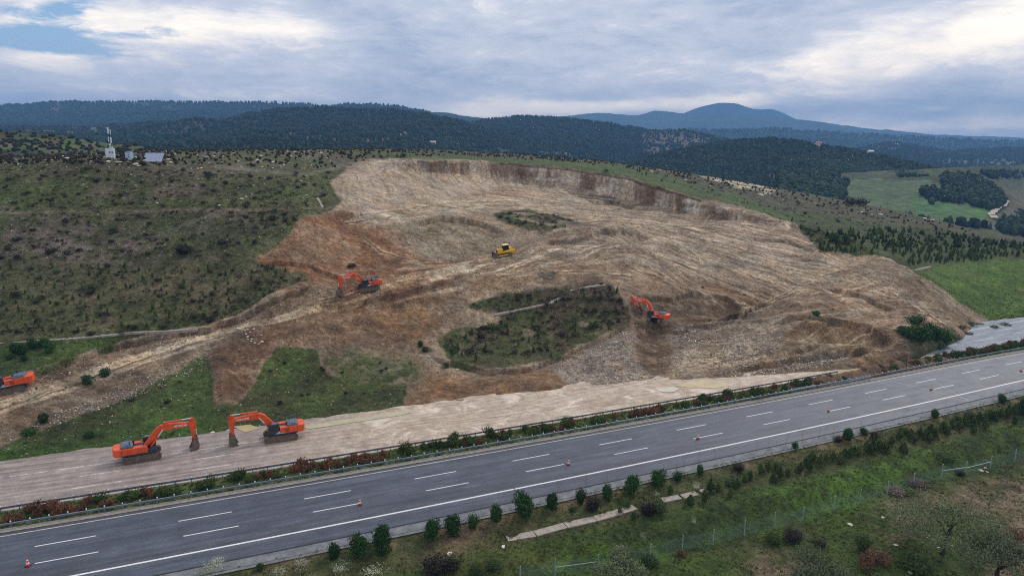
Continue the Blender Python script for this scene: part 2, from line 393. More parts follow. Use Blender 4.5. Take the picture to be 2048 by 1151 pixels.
# machine ruts running along the slope: long ridges whose direction follows the benches
ridged = lambda n: 1 - 2.6 * np.abs(n)
def ruts(poly, ang, wl, amp, seed, stretch=14):
    c, s_ = math.cos(ang), math.sin(ang); a = gxx * c + gy * s_; b = -gxx * s_ + gy * c
    b = b + 3 * fbm(gxx, gy, 25, 2, seed)
    n = .6 * ridged(fbm(a / stretch, b, wl, 3, seed)) * .8 + .7 * fbm(a / stretch, b, wl * .45, 3, seed + 1, .7) - .15; return msk(poly, 6) * n * amp, msk(poly, 6) * n
R1 = [(1290,560),(1240,520),(1180,470),(1260,440),(1400,450),(1640,500),(1700,560),(1620,600),(1560,610),(1450,600)]
R2 = [(800,520),(1000,500),(1280,470),(1300,520),(1050,545),(900,580),(780,600)]
R3 = [(700,430),(1000,380),(1300,400),(1600,460),(1560,500),(1200,450),(1000,420),(860,440),(760,450)]
R4 = [(1380,680),(1500,640),(1750,560),(1900,620),(1880,680),(1780,700),(1500,730),(1330,760)]
R5 = [(680,350),(900,330),(1050,350),(1180,390),(1000,390),(800,400),(690,400)]
d_ = []; tone_r = 0
for poly, an, wl, amp, sd_ in ((R1, R(-38), 2.0, 0.38, 31), (R2, R(28), 1.8, 0.3, 33), (R3, R(-10), 2.6, 0.22, 35), (R4, R(22), 2.0, 0.3, 37), (R5, R(-70), 2.2, 0.12, 39)):
    a_, b_ = ruts(poly, an, wl, amp, sd_); rough += a_; tone_r = tone_r + b_
# gullied faces: pit wall, cut banks, talus; ridges run straight down the face
face = np.clip(1.5 - 1.5 * np.abs(ROWT - 9.5) / 0.72, 0, 1) * np.clip((PX - 700) / 120, 0, 1) * dirt
cutb = np.clip(1 - np.abs(ROWT - 3.6) / 0.7, 0, 1) * np.clip((720 - PX) / 120, 0, 1) * dirt
spur = np.clip(1 - np.abs(ROWT - 1.0) / 1.0, 0, 1) * np.clip((PX - 820) / 60, 0, 1) * dirt
talus = msk([(800,450),(930,440),(1000,470),(985,505),(900,520),(830,500)], 6)
gul = fbm(gu * 200, gy * 0.05, 3.2, 4, 41)
hor = 2.6 * face * gul + 0.9 * cutb * fbm(gu * 150, gy * 0.05, 2.0, 3, 42) + 1.3 * spur * fbm(gu * 150, gy * 0.08, 3.4, 4, 43) + 0.9 * talus * fbm(gu * 190, gy * .05, 2.4, 3, 44)
fadeF = np.clip(ROWT / 0.35, 0, 1)
# benches and scars of the dig
def bump(px, py, wx, wy, amp, tilt=0.0):
    return 1.1 * amp * np.exp(-((PX - px) / wx) ** 2 - ((PY - py - tilt * (PX - px)) / wy) ** 2)
rough += bump(1650, 650, 95, 9, 1.8, 0.12) - bump(1660, 672, 110, 11, 2.2, 0.12) + bump(1480, 650, 90, 10, 1.4, 0.05) - bump(1230, 480, 70, 7, 1.2) + bump(1200, 463, 80, 6, 1.6) - bump(900, 500, 60, 12, 1.5) \
    + bump(880, 452, 80, 9, 1.2) - bump(1400, 596, 90, 7, -0.9) - bump(1330, 610, 60, 22, 1.2) + bump(1000, 560, 120, 12, 1.0) + bump(520, 665, 40, 12, 0.8) + bump(445, 760, 22, 50, 1.0) - bump(1550, 590, 60, 16, 1.4, -0.4) \
    + bump(1600, 700, 180, 6, 1.2, -0.07) + bump(690, 430, 24, 8, 1.4) + bump(1580, 612, 40, 12, 1.6, 0.2) - bump(1440, 620, 50, 16, 1.2, 0.2) + bump(1060, 500, 60, 8, 1.0) + bump(760, 470, 40, 18, 0.9) - bump(850, 480, 26, 22, 0.9) + bump(1390, 700, 30, 14, 1.0) - bump(1310, 700, 24, 40, 0.9) + bump(1240, 700, 26, 24, 0.9) + bump(1050, 765, 60, 14, 1.2) - bump(960, 770, 22, 12, 0.8) + bump(900, 540, 90, 8, 1.0, -0.2) - bump(1085, 590, 40, 10, 0.8)
SCARP_SHADE = np.zeros_like(PX)
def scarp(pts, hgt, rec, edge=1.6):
    global rough, SCARP_SHADE
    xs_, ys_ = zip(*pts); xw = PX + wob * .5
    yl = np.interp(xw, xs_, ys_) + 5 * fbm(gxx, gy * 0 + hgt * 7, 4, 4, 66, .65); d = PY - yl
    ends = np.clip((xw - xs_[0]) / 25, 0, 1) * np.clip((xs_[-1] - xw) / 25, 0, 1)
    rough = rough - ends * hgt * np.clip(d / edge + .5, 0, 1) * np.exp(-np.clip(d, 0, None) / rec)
    SCARP_SHADE = np.maximum(SCARP_SHADE, ends * np.clip(d / 1.5 + .5, 0, 1) * np.exp(-np.clip(d, 0, None) / (rec * .22)))
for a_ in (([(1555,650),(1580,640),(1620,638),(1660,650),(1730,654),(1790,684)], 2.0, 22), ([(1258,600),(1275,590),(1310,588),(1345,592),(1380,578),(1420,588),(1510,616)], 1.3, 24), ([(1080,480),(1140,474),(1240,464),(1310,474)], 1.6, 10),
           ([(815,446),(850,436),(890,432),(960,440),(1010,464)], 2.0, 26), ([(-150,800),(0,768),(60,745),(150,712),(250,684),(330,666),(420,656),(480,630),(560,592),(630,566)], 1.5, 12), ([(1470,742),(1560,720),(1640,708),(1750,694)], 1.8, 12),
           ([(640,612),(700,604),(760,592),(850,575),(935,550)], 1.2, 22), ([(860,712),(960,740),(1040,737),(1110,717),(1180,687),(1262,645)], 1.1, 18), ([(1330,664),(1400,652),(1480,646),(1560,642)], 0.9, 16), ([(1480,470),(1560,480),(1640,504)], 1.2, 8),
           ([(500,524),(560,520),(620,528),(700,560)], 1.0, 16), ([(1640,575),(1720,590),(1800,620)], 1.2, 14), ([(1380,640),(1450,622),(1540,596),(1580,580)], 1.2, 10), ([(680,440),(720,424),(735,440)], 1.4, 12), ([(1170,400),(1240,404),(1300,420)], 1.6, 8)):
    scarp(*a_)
gz = gz + rough * fadeF
gy2 = gy + hor * fadeF; gxx = gxx * gy2 / gy; gy = gy2
# --- ground tones
def L(*c): return np.array(lin(c))
C = np.zeros(PX.shape + (3,)); C[:] = L(88, 87, 58)
def paint(mask, c, k=1.0):
    global C
    mk = (mask * k)[..., None]; C = C * (1 - mk) + L(*c) * mk
nA = fbm(gxx, gy, 22, 4, 51); nB = fbm(gxx, gy, 8, 4, 52); nC = fbm(gxx, gy, 3, 4, 53)
sm = lambda n, a, b: np.clip((n - a) / (b - a), 0, 1)
paint(sm(nA + 0.4 * nB, 0.0, 0.3), (74, 86, 44), 0.7)
paint(sm(-nA + 0.5 * nC, 0.12, 0.36), (96, 84, 74), 0.65)
paint(sm(nB + 0.5 * nC, 0.28, 0.5), (108, 95, 84), 0.4)
# the four terraces of the left hill differ: green - stony brown - dark green
T1 = [(-170,360),(500,350),(640,350),(650,418),(300,425),(-170,425)]
paint(msk(T1, 12), (72, 84, 42), 0.45)
paint(msk([(150,360),(420,355),(440,395),(180,400)], 10) * sm(nC + .5 * nB, -0.3, 0.3), (102, 88, 76), 0.8)
paint(msk([(-170,430),(600,425),(560,470),(330,480),(300,520),(-170,520)], 10) * sm(nC + .7 * nB, -0.25, 0.3), (106, 93, 86), 0.85)
paint(msk([(-170,525),(520,530),(640,560),(480,615),(300,655),(-170,670)], 10), (78, 80, 50), 0.7)
paint(msk([(-170,525),(520,530),(640,560),(480,615),(300,655),(-170,670)], 10) * sm(nC + nB, 0.1, 0.4), (92, 80, 62), 0.6)
paint(msk([(300,440),(560,450),(500,515),(330,520)], 10), (66, 78, 38), 0.55)
paint(lmsk([(-170,424),(100,424),(330,421),(560,418),(660,414)], 3), (120, 104, 90), 0.6)
paint(lmsk([(-170,523),(150,526),(420,520),(500,516)], 2.4), (104, 92, 76), 0.6)
paint(lmsk([(430,332),(620,350),(680,332),(720,322)], 3.5), (116, 110, 96), 0.6)
paint(msk([(-170,690),(100,680),(240,668),(300,660),(200,690),(60,735),(0,760),(-170,810)], 3), (66, 84, 38), 0.9)
BR = (68, 92, 34)
LOWG = [(-170,1000),(-170,960),(0,902),(100,852),(200,812),(300,768),(370,738),(415,705),(425,812),(472,812),(540,730),(556,694),(640,700),(720,765),(815,772),(812,830),(812,900),(-100,1000)]
paint(msk(LOWG, 3), (64, 70, 38), 0.95)
paint(msk(LOWG, 3) * sm(nB + 0.4 * nC, -0.1, 0.25), (66, 84, 36), 0.65)
paint(msk([(640,842),(810,812),(812,830),(640,860)], 2), (76, 108, 38), 0.9)
paint(msk([(-170,905),(0,905),(250,850),(430,820),(440,880),(0,940),(-170,990)], 6), (62, 88, 34), 0.6)
paint(msk([(560,700),(700,700),(800,790),(640,830),(480,840),(480,790)], 8) * sm(nC, -0.2, 0.4), (78, 76, 42), 0.5)
# crest strip with scrub and pale stones, and the far slope right of the pit
paint((ROWT > 10.0) * 1.0, (84, 84, 56), 0.7)
paint((ROWT > 10.2) * sm(nB, -0.05, 0.3), (70, 62, 58), 0.75)
paint((ROWT > 10.0) * msk([(700,300),(1250,330),(1600,430),(1600,455),(1200,345),(1000,326),(700,318)], 3), (76, 92, 46), 0.8)
paint(msk([(1390,342),(1450,352),(1560,380),(1530,388),(1400,356)], 1) * sm(nC, -0.5, 0.1), (186, 172, 150), 0.9)
paint(msk([(1580,415),(1700,440),(1900,465),(2060,490),(2060,530),(1820,532),(1740,512),(1640,500),(1610,470)], 3), (66, 76, 38), 0.85)
FIELD = [(1800,545),(1830,537),(1930,524),(2300,490),(2300,640),(2060,640),(1990,655),(1900,592)]
paint(msk(FIELD, 3), (80, 104, 38), 1.0)
paint(msk(FIELD, 3) * sm(nB + 0.6 * nA, 0.0, 0.4), (88, 96, 46), 0.7)
for I_ in (I1, I2): paint(msk(I_, 4), (76, 70, 48), 0.7); paint(msk(I_, 4) * sm(nB + nC, 0.0, 0.3), (66, 76, 38), 0.6); paint(msk(I_, 4) * sm(-nB + nC, 0.1, 0.35), (98, 80, 64), 0.6)
# soils
DM = dirt
paint(DM, (143, 125, 108))
paint(DM * msk([(670,350),(900,318),(1100,340),(1200,400),(1180,420),(1000,410),(860,440),(700,440)], 8), (166, 150, 132))
paint(DM * msk([(480,515),(600,430),(690,420),(735,450),(790,470),(800,495),(870,515),(960,505),(1010,520),(900,560),(780,600),(620,590),(560,600)], 10), (128, 93, 67))
paint(DM * msk([(790,455),(850,435),(930,432),(1010,480),(985,505),(900,515),(840,505)], 5), (138, 126, 106))
paint(DM * msk([(1000,375),(1060,380),(1050,392),(980,395)], 3), (134, 108, 90), 0.8)
paint(DM * msk([(560,600),(760,590),(920,570),(905,612),(860,690),(850,740),(720,690),(560,690),(480,660)], 10), (110, 83, 62))
paint(DM * msk([(760,610),(870,600),(860,660),(760,650)], 10), (140, 108, 74), 0.8)
paint(DM * msk([(930,540),(1100,520),(1240,510),(1290,560),(1240,575),(1060,570),(920,600)], 8), (136, 114, 92))
paint(DM * msk([(1240,520),(1400,560),(1600,600),(1580,640),(1480,650),(1420,590),(1260,580)], 8), (122, 97, 78))
paint(DM * msk([(1260,590),(1400,578),(1560,612),(1500,655),(1390,660),(1345,700),(1325,752),(1270,730)], 3), (100, 83, 66))
paint(DM * msk([(1300,470),(1500,460),(1640,520),(1600,560),(1400,520)], 14), (158, 141, 124))
paint(DM * msk([(1640,510),(1790,516),(1830,560),(1700,580),(1600,560)], 6), (158, 138, 116), 0.85)
paint(DM * msk([(1560,560),(1760,580),(1900,640),(1960,680),(1820,700),(1700,640),(1560,640)], 10), (134, 111, 92), 0.9)
paint(DM * msk([(1800,545),(1840,560),(1990,650),(1960,670),(1880,640)], 6), (140, 122, 98), 0.8)
paint(DM * msk([(1560,640),(1720,648),(1800,700),(1780,720),(1570,700)], 5), (118, 96, 68), 0.9)
paint(DM * msk([(1740,650),(1830,660),(1830,720),(1780,720)], 5), (100, 80, 66), 0.9)
paint(DM * msk([(1000,744),(1110,728),(1150,800),(800,850),(812,790),(860,745)], 4), (124, 93, 68))
paint(DM * msk([(1100,720),(1170,700),(1268,650),(1270,720),(1320,760),(1180,772),(1130,765)], 3), (144, 130, 118))
paint(DM * msk([(1340,655),(1560,640),(1575,700),(1480,735),(1340,725)], 4), (132, 120, 108))
paint(DM * msk([(1380,690),(1440,672),(1460,710),(1420,730)], 4), (134, 108, 84), 0.7)
paint(DM * msk([(1460,735),(1800,700),(1800,735),(1500,770)], 3), (122, 100, 78))
paint(DM * msk([(-170,840),(0,800),(350,690),(420,690),(300,770),(0,900),(-170,960)], 4), (110, 95, 80))
paint(DM * msk([(-170,850),(-60,800),(0,768),(250,680),(420,650),(560,600),(620,566),(560,610),(400,668),(200,722),(0,795)], 3), (112, 92, 74))
paint(DM * msk([(418,700),(540,665),(560,700),(470,815),(425,815)], 4), (104, 80, 62))
paint(DM * msk([(500,590),(620,565),(700,570),(640,620),(540,640)], 6), (126, 108, 88), 0.8)
mq = fbm(gxx, gy, 9, 6, 56, .68); mr = fbm(gxx, gy * 1.6, 4, 5, 57, .7)
paint(DM * sm(mq, 0.02, 0.22), (164, 146, 124), 0.22)
paint(DM * sm(-mq, 0.04, 0.24), (98, 74, 58), 0.26)
paint(DM * sm(mr, 0.10, 0.28), (176, 160, 138), 0.24)
paint(DM * sm(-mr, 0.12, 0.3), (86, 66, 52), 0.28)
paint(DM * bowl, (170, 152, 134), 0.75); paint(DM * bowl * sm(nC, .05, .4), (156, 136, 116), 0.4); paint(DM * msk([(1000,378),(1060,382),(1040,392),(960,394),(900,398),(930,388)], 4), (142, 110, 88), 0.8)
paint(DM * SCARP_SHADE * sm(nC, -0.6, 0.2), (104, 80, 62), 0.45)  # shade below the scarp edges, painted into the soil colour
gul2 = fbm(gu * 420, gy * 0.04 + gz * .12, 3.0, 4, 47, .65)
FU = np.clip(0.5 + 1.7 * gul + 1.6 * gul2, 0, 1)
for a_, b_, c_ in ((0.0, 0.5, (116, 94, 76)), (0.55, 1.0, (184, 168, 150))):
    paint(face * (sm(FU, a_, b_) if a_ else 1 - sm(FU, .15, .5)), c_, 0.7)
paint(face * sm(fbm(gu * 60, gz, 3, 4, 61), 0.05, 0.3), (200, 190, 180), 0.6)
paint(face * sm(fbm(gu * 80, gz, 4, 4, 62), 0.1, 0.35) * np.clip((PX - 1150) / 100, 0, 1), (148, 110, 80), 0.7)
paint(DM * lmsk([(1000,325),(1180,342),(1250,356),(1340,384),(1400,402)], 3.2), (84, 66, 56), 0.85)  # shadow strip under the pit rim, painted as a dark ground tone
paint(DM * lmsk([(1160,390),(1230,398)], 4), (88, 74, 66), 0.9)
# wheel tracks, pale mud
trk = 0.5 + 0.5 * sm(nC + nB, -0.3, 0.3)
for pts, wd, cc_, kk in (
    ([(-100,838),(0,812),(120,765),(280,712),(420,668),(560,636),(640,618)], 7, (186, 166, 142), 0.9), ([(-100,850),(0,826),(140,778),(300,722),(430,682)], 3, (186, 168, 146), 0.8),
    ([(640,618),(700,604),(760,580),(860,552),(940,528)], 5, (176, 148, 116), 0.8), ([(770,572),(860,543),(940,522)], 3, (160, 134, 108), 0.7),
    ([(860,560),(900,548),(935,536)], 7, (190, 176, 156), 0.85), ([(930,524),(1010,508),(1100,500),(1180,490)], 5, (188, 172, 150), 0.7), ([(950,532),(1060,512),(1180,498)], 3, (192, 176, 154), 0.7),
    ([(1340,752),(1480,724),(1600,704),(1745,686)], 3.5, (166, 142, 118), 0.8), ([(1480,735),(1620,712),(1700,700)], 2.5, (160, 140, 118), 0.6), ([(1190,440),(1210,430)], 4, (164, 146, 128), 0.8),
    ([(1250,430),(1400,470),(1560,500),(1640,520)], 6, (166, 150, 136), 0.5), ([(850,425),(1000,410),(1200,425),(1350,470),(1560,520)], 5, (168, 152, 134), 0.5), ([(1500,700),(1560,640),(1640,600),(1700,560)], 5, (140, 118, 98), 0.7),
    ([(1080,450),(1130,435),(1180,425)], 4, (150, 130, 112), 0.6)):
    paint(lmsk(pts, wd, 3) * trk * DM, cc_, kk)
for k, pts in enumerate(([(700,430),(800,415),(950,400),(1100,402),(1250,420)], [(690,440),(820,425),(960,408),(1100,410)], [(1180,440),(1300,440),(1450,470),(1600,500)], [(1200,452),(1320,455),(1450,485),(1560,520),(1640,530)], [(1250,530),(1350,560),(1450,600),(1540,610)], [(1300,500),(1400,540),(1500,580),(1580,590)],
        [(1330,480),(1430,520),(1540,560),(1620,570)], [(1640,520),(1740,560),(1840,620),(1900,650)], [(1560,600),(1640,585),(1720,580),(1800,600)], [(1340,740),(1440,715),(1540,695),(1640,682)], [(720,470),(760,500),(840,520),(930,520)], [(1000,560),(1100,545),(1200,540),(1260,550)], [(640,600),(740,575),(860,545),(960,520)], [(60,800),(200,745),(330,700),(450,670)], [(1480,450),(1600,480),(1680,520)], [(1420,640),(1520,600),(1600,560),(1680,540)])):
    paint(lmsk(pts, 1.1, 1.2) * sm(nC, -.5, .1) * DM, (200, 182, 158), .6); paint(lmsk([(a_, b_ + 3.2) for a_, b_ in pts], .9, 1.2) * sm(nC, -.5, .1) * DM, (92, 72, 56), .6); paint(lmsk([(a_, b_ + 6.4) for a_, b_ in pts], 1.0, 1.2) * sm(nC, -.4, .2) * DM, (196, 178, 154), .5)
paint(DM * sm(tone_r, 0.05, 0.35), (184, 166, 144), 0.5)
str_ = msk([(930,530),(1010,500),(1150,490),(1280,470),(1320,490),(1180,520),(1040,540),(940,560)], 8)
sn = fbm((gxx * math.cos(R(50)) + gy * math.sin(R(50))) / 9, -gxx * math.sin(R(50)) + gy * math.cos(R(50)), 1.5, 3, 58)
paint(DM * str_ * sm(sn, .0, .2), (206, 190, 166), .75); paint(DM * str_ * sm(-sn, .1, .3), (122, 102, 82), .5)
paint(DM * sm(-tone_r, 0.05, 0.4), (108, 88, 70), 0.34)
C *= np.clip(1 + 0.34 * nB + 0.34 * nC + 0.34 * fbm(gxx, gy, 1.1, 3, 54), .35, 2)[..., None]
C *= (1 + 0.10 * DM[..., None] * fbm(gxx, gy, 5, 4, 55)[..., None] * np.array([1, 0, -1.2]))
C *= (1 + DM[..., None] * np.array([.02, 0, -.05]))
stony = np.clip(0.25 + DM * 0.75 + 0.5 * sm(nB, 0, .4), 0, 1)
V = np.stack([gxx, gy, gz], -1).reshape(-1, 3)
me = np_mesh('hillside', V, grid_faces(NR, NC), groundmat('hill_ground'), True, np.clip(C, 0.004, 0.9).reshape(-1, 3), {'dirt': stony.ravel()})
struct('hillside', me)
GP = np.stack([gxx, gy, gz], -1)
# picture-row lookup on the finished hill: nearest ground point seen at that place
QX, QY = project(gxx, gy, gz)
def hill(px, py):
    j = int(np.clip(round((px + 150) / 2360 * (NC - 1)), 3, NC - 4))
    best = None
    for jj in range(max(0, j - 14), min(NC, j + 15), 2):
        d = (QX[:, jj] - px) ** 2 + ((QY[:, jj] - py) * 1.0) ** 2
        i = int(np.argmin(d[:NR - 12]))
        # first surface met by the sight line
        cand = np.nonzero(d[:NR - 12] < 9)[0]
        if len(cand): i = int(cand[0])
        if best is None or d[i] < best[0]: best = (d[i], i, jj)
    _, i, jj = best
    return Vector(GP[i, jj])

# ------------------------------------------------------------------ land on the camera side of the road
sv = np.arange(-45, 262, 0.27); tv = np.concatenate([np.arange(-10.9, -60, -0.24), np.arange(-60, -95, -1.2)])
S2, T2 = np.meshgrid(sv, tv)
ax, ay = st2xy(S2, T2)
az_ = np.interp(-T2, [10.9, 12.9, 13.3, 17.5, 19, 21.5, 24.5, 26.5, 30, 45, 100], [-0.05, -0.12, -0.3, -0.95, -1.0, -1.35, -2.6, -2.75, -2.7, -3.4, -6])
vw = np.clip((-T2 - 13.2) / 2, 0, 1)
az_ = az_ + vw * (0.30 * fbm(ax, ay, 6, 4, 71) + 0.10 * fbm(ax, ay, 1.2, 3, 72)) + 0.45 * np.exp(-((T2 + 22 + 1.3 * fbm(ax, ay, 18, 2, 73)) / 1.8) ** 2) * np.clip((S2 - 40) / 20, 0, 1)
bx, by = project(ax, ay, az_)
wq = fbm(ax, ay, 4, 4, 74) * 14; wq2 = fbm(ax, ay, 4, 4, 75) * 8
C = np.zeros(ax.shape + (3,)); C[:] = L(80, 84, 50)
mA = fbm(ax, ay, 7, 4, 76); mB = fbm(ax, ay, 2.4, 4, 77); mC = fbm(ax, ay, 0.8, 3, 78)
paint(sm(-mA + .5 * mB, 0.05, 0.35), (98, 88, 62), 0.6)
paint(np.clip((-T2 - 18.5) / 1.5, 0, 1) * np.clip((27.5 + T2) / 1.5, 0, 1), (70, 88, 40), 0.9)
paint(np.clip((-T2 - 19.5) / 1.5, 0, 1) * sm(mA + mB * .6, 0.0, 0.3), (84, 112, 42), 0.65)
paint(np.clip((-T2 - 19.5) / 1.5, 0, 1) * sm(-mA + mB * .6, 0.1, 0.35), (44, 56, 30), 0.7)
def msk2(poly, soft=3): return blur(inpoly(bx + wq, by + wq2, poly).astype(float), soft)
paint(np.clip((-T2 - 27) / 1.5, 0, 1), (72, 88, 40), 0.85)
paint(np.clip((-T2 - 27) / 1.5, 0, 1) * sm(mA - .3 * mB, 0.0, 0.3), (72, 90, 38), 0.6)
paint(np.clip((-T2 - 27) / 1.5, 0, 1) * sm(-mA + .6 * mB, 0.05, 0.3), (70, 68, 40), 0.7)
SOILS = [[(1740,1010),(1830,980),(1900,990),(1850,1060),(1760,1075)], [(1890,990),(1980,960),(2200,940),(2200,1120),(2060,1120),(1980,1060),(1920,1020)], [(1500,1110),(1580,1098),(1620,1130),(1560,1200),(1480,1200)], [(1960,1120),(2200,1080),(2200,1200),(1980,1200)]]
for p_ in SOILS: paint(msk2(p_, 5) * sm(mB, -0.5, 0.0), (132, 112, 94), 0.85)
paint(msk2([(855,1105),(900,1060),(960,1035),(1000,1050),(950,1085),(880,1110)], 4), (132, 108, 88), 0.8)
paint(np.exp(-((T2 + 13.9) / 0.7) ** 2) * sm(mB, -0.15, 0.25), (128, 104, 82), 0.7)
paint(msk2([(520,1110),(680,1085),(680,1100),(560,1130)], 3), (124, 102, 82), 0.6)
paint(msk2([(1000,1090),(1080,1085),(1120,1120),(1000,1151),(860,1200),(800,1151)], 6), (92, 92, 48), 0.6)
C *= (1 + 0.30 * mB + 0.35 * mC)[..., None]
ntv, nsv = ax.shape
struct('roadside_land', np_mesh('roadside_land', np.stack([ax, ay, az_], -1).reshape(-1, 3), grid_faces(ntv, nsv)[:, ::-1], groundmat('verge_ground', (0.16, 0.6, 3.0), (0.62, 0.45, 0.25), 0.9), True, np.clip(C, .004, .9).reshape(-1, 3), {'dirt': np.clip(sm(-mA, 0, .4), 0, 1).ravel() * .4}))
def land(px, py):
    d = (bx - px) ** 2 + (by - py) ** 2; i = int(np.argmin(d)); i, j = divmod(i, nsv)
    return Vector((ax[i, j], ay[i, j], az_[i, j]))
def land_st(s, t):
    j = int(np.clip(round((s + 45) / 0.27), 0, nsv - 1)); i = int(np.argmin(np.abs(tv - t))); x_, y_ = st2xy(s, t)
    return Vector((float(x_), float(y_), float(az_[i, j])))

# broad valley floor out to the horizon
gm = mat('valley_soil', (70, 78, 52), 0.95, var=0.25, nscale=0.004)
n_ = 60; xs_ = np.linspace(-9000, 9000, n_); ys_ = np.concatenate([np.linspace(-600, 60, 6), np.geomspace(90, 9000, n_ - 6)])
XX, YY = np.meshgrid(xs_, ys_)
struct('ground', np_mesh('ground', np.stack([XX, YY, np.full(XX.shape, -32.0) + 0.0 * XX], -1).reshape(-1, 3), grid_faces(n_, n_), gm))

# ------------------------------------------------------------------ road surfaces (object space = along the road, across the road)
ROADM = Matrix.Rotation(HD, 4, 'Z')
def strip(name, s0, s1, t0, t1, z0, z1, material, ds=2.0, nt=2, kind='structure', jag=0.0, seed=0):
    s = np.arange(s0, s1 + 1e-3, ds) if s1 - s0 > ds else np.array([s0, s1])
    if s[-1] < s1 - 1e-3: s = np.r_[s, s1]
    t = np.linspace(t0, t1, nt); SS, TT = np.meshgrid(s, t)
    UU = curve(SS) + TT
    zz_ = z0 + (z1 - z0) * (TT - t0) / (t1 - t0)
    if jag:
        UU[0] += jag * fbm(s, s * 0 + seed, 3, 4, 80 + seed); UU[-1] += jag * fbm(s, s * 0 + seed, 3, 4, 90 + seed)
    me = np_mesh(name, np.stack([SS, UU, zz_], -1).reshape(-1, 3), grid_faces(nt, len(s)), material, False)
    o = link(name, me); o.matrix_world = ROADM
    if kind: o['kind'] = kind
    return o
def asphalt():
    M = bpy.data.materials.new('asphalt'); M.use_nodes = True; q = NT(M.node_tree); b = q.n['Principled BSDF']
    P_ = q.n.new('ShaderNodeTexCoord').outputs['Object']; x, y, z = q.sep(P_)
    # distance across the road measured from the middle dashed line
    cv = q.math('ADD', q.math('ADD', q.math('MULTIPLY', q.math('MULTIPLY', x, x), CF[0]), q.math('MULTIPLY', x, CF[1])), CF[2])
    t = q.math('SUBTRACT', y, cv)
    st_ = q.comb(q.math('MULTIPLY', x, 0.06), t, 0.0)
    n_long = q.noise(st_, 1.1, 5, 0.6, 0.2); n_fine = q.noise(P_, 7.0, 4, 0.75); n_mid = q.noise(P_, 0.35, 5, 0.6); n_gr = q.noise(P_, 2.6, 4, 0.7)
    c = q.mix(q.rng(n_long, 0.3, 0.7), lin((46, 50, 62)), lin((72, 77, 91)))
    # darker, newer lane next to the hard shoulder line; its edge wanders
    wv_ = q.math('MULTIPLY', q.math('SUBTRACT', q.noise(q.comb(q.math('MULTIPLY', x, 0.09), 0, 0), 1.0, 4, 0.5), 0.5), 1.2)
    tt = q.math('ADD', t, wv_)
    band = q.math('MULTIPLY', q.rng(tt, -8.4, -8.0), q.math('SUBTRACT', 1.0, q.rng(tt, -6.0, -5.7)))
    c = q.mix(q.math('MULTIPLY', band, 0.55), c, lin((50, 52, 58)))
    b2 = q.math('MULTIPLY', q.rng(t, 3.2, 4.0), 0.5); c = q.mix(b2, c, lin((58, 58, 63)))
    pat = q.math('MULTIPLY', q.rng(q.noise(q.comb(q.math('MULTIPLY', x, 0.05), q.math('MULTIPLY', t, 0.5), 4.0), 1.6, 6, 0.62, 0.8), 0.50, 0.58), 0.35); c = q.mix(pat, c, lin((98, 102, 112)))
    pat = q.math('MULTIPLY', q.rng(q.noise(q.comb(q.math('MULTIPLY', x, 0.03), q.math('MULTIPLY', t, 1.4), 9.0), 1.6, 6, 0.62, 0.6), 0.55, 0.62), 0.4); c = q.mix(pat, c, lin((50, 52, 60)))
    wheel = q.math('ABSOLUTE', q.math('SINE', q.math('MULTIPLY', t, math.pi / 1.87)))
    c = q.mix(q.math('MULTIPLY', wheel, 0.22), c, lin((82, 86, 96)))
    for v, a in ((n_fine, 0.45), (n_gr, 0.25), (n_mid, 0.25)):
        c = q.vmath('SCALE', c); q.put(c.node.inputs[3], q.rng(v, 0.3, 0.7, 1 - a, 1 + a))
    # transverse repair joints and dusty patches further along
    jn = q.math('LESS_THAN', q.math('ABSOLUTE', q.math('SUBTRACT', q.math('ADD', x, q.math('MULTIPLY', t, 0.35)), 128.0)), 0.12); c = q.mix(q.math('MULTIPLY', jn, 0.6), c, lin((140, 140, 142)))
    jn = q.math('LESS_THAN', q.math('ABSOLUTE', q.math('SUBTRACT', q.math('SUBTRACT', x, q.math('MULTIPLY', t, 0.5)), 136.0)), 0.10); c = q.mix(q.math('MULTIPLY', jn, 0.5), c, lin((140, 140, 142)))
    q.put(b.inputs['Base Color'], c)
    q.put(b.inputs['Roughness'], q.rng(n_mid, 0.3, 0.7, 0.50, 0.66)); b.inputs['Specular IOR Level'].default_value = 0.5
    bn = q.n.new('ShaderNodeBump'); bn.inputs['Strength'].default_value = 0.35; bn.inputs['Distance'].default_value = 0.02; q.put(bn.inputs['Height'], n_fine); q.l.new(bn.outputs[0], b.inputs['Normal'])
    return M
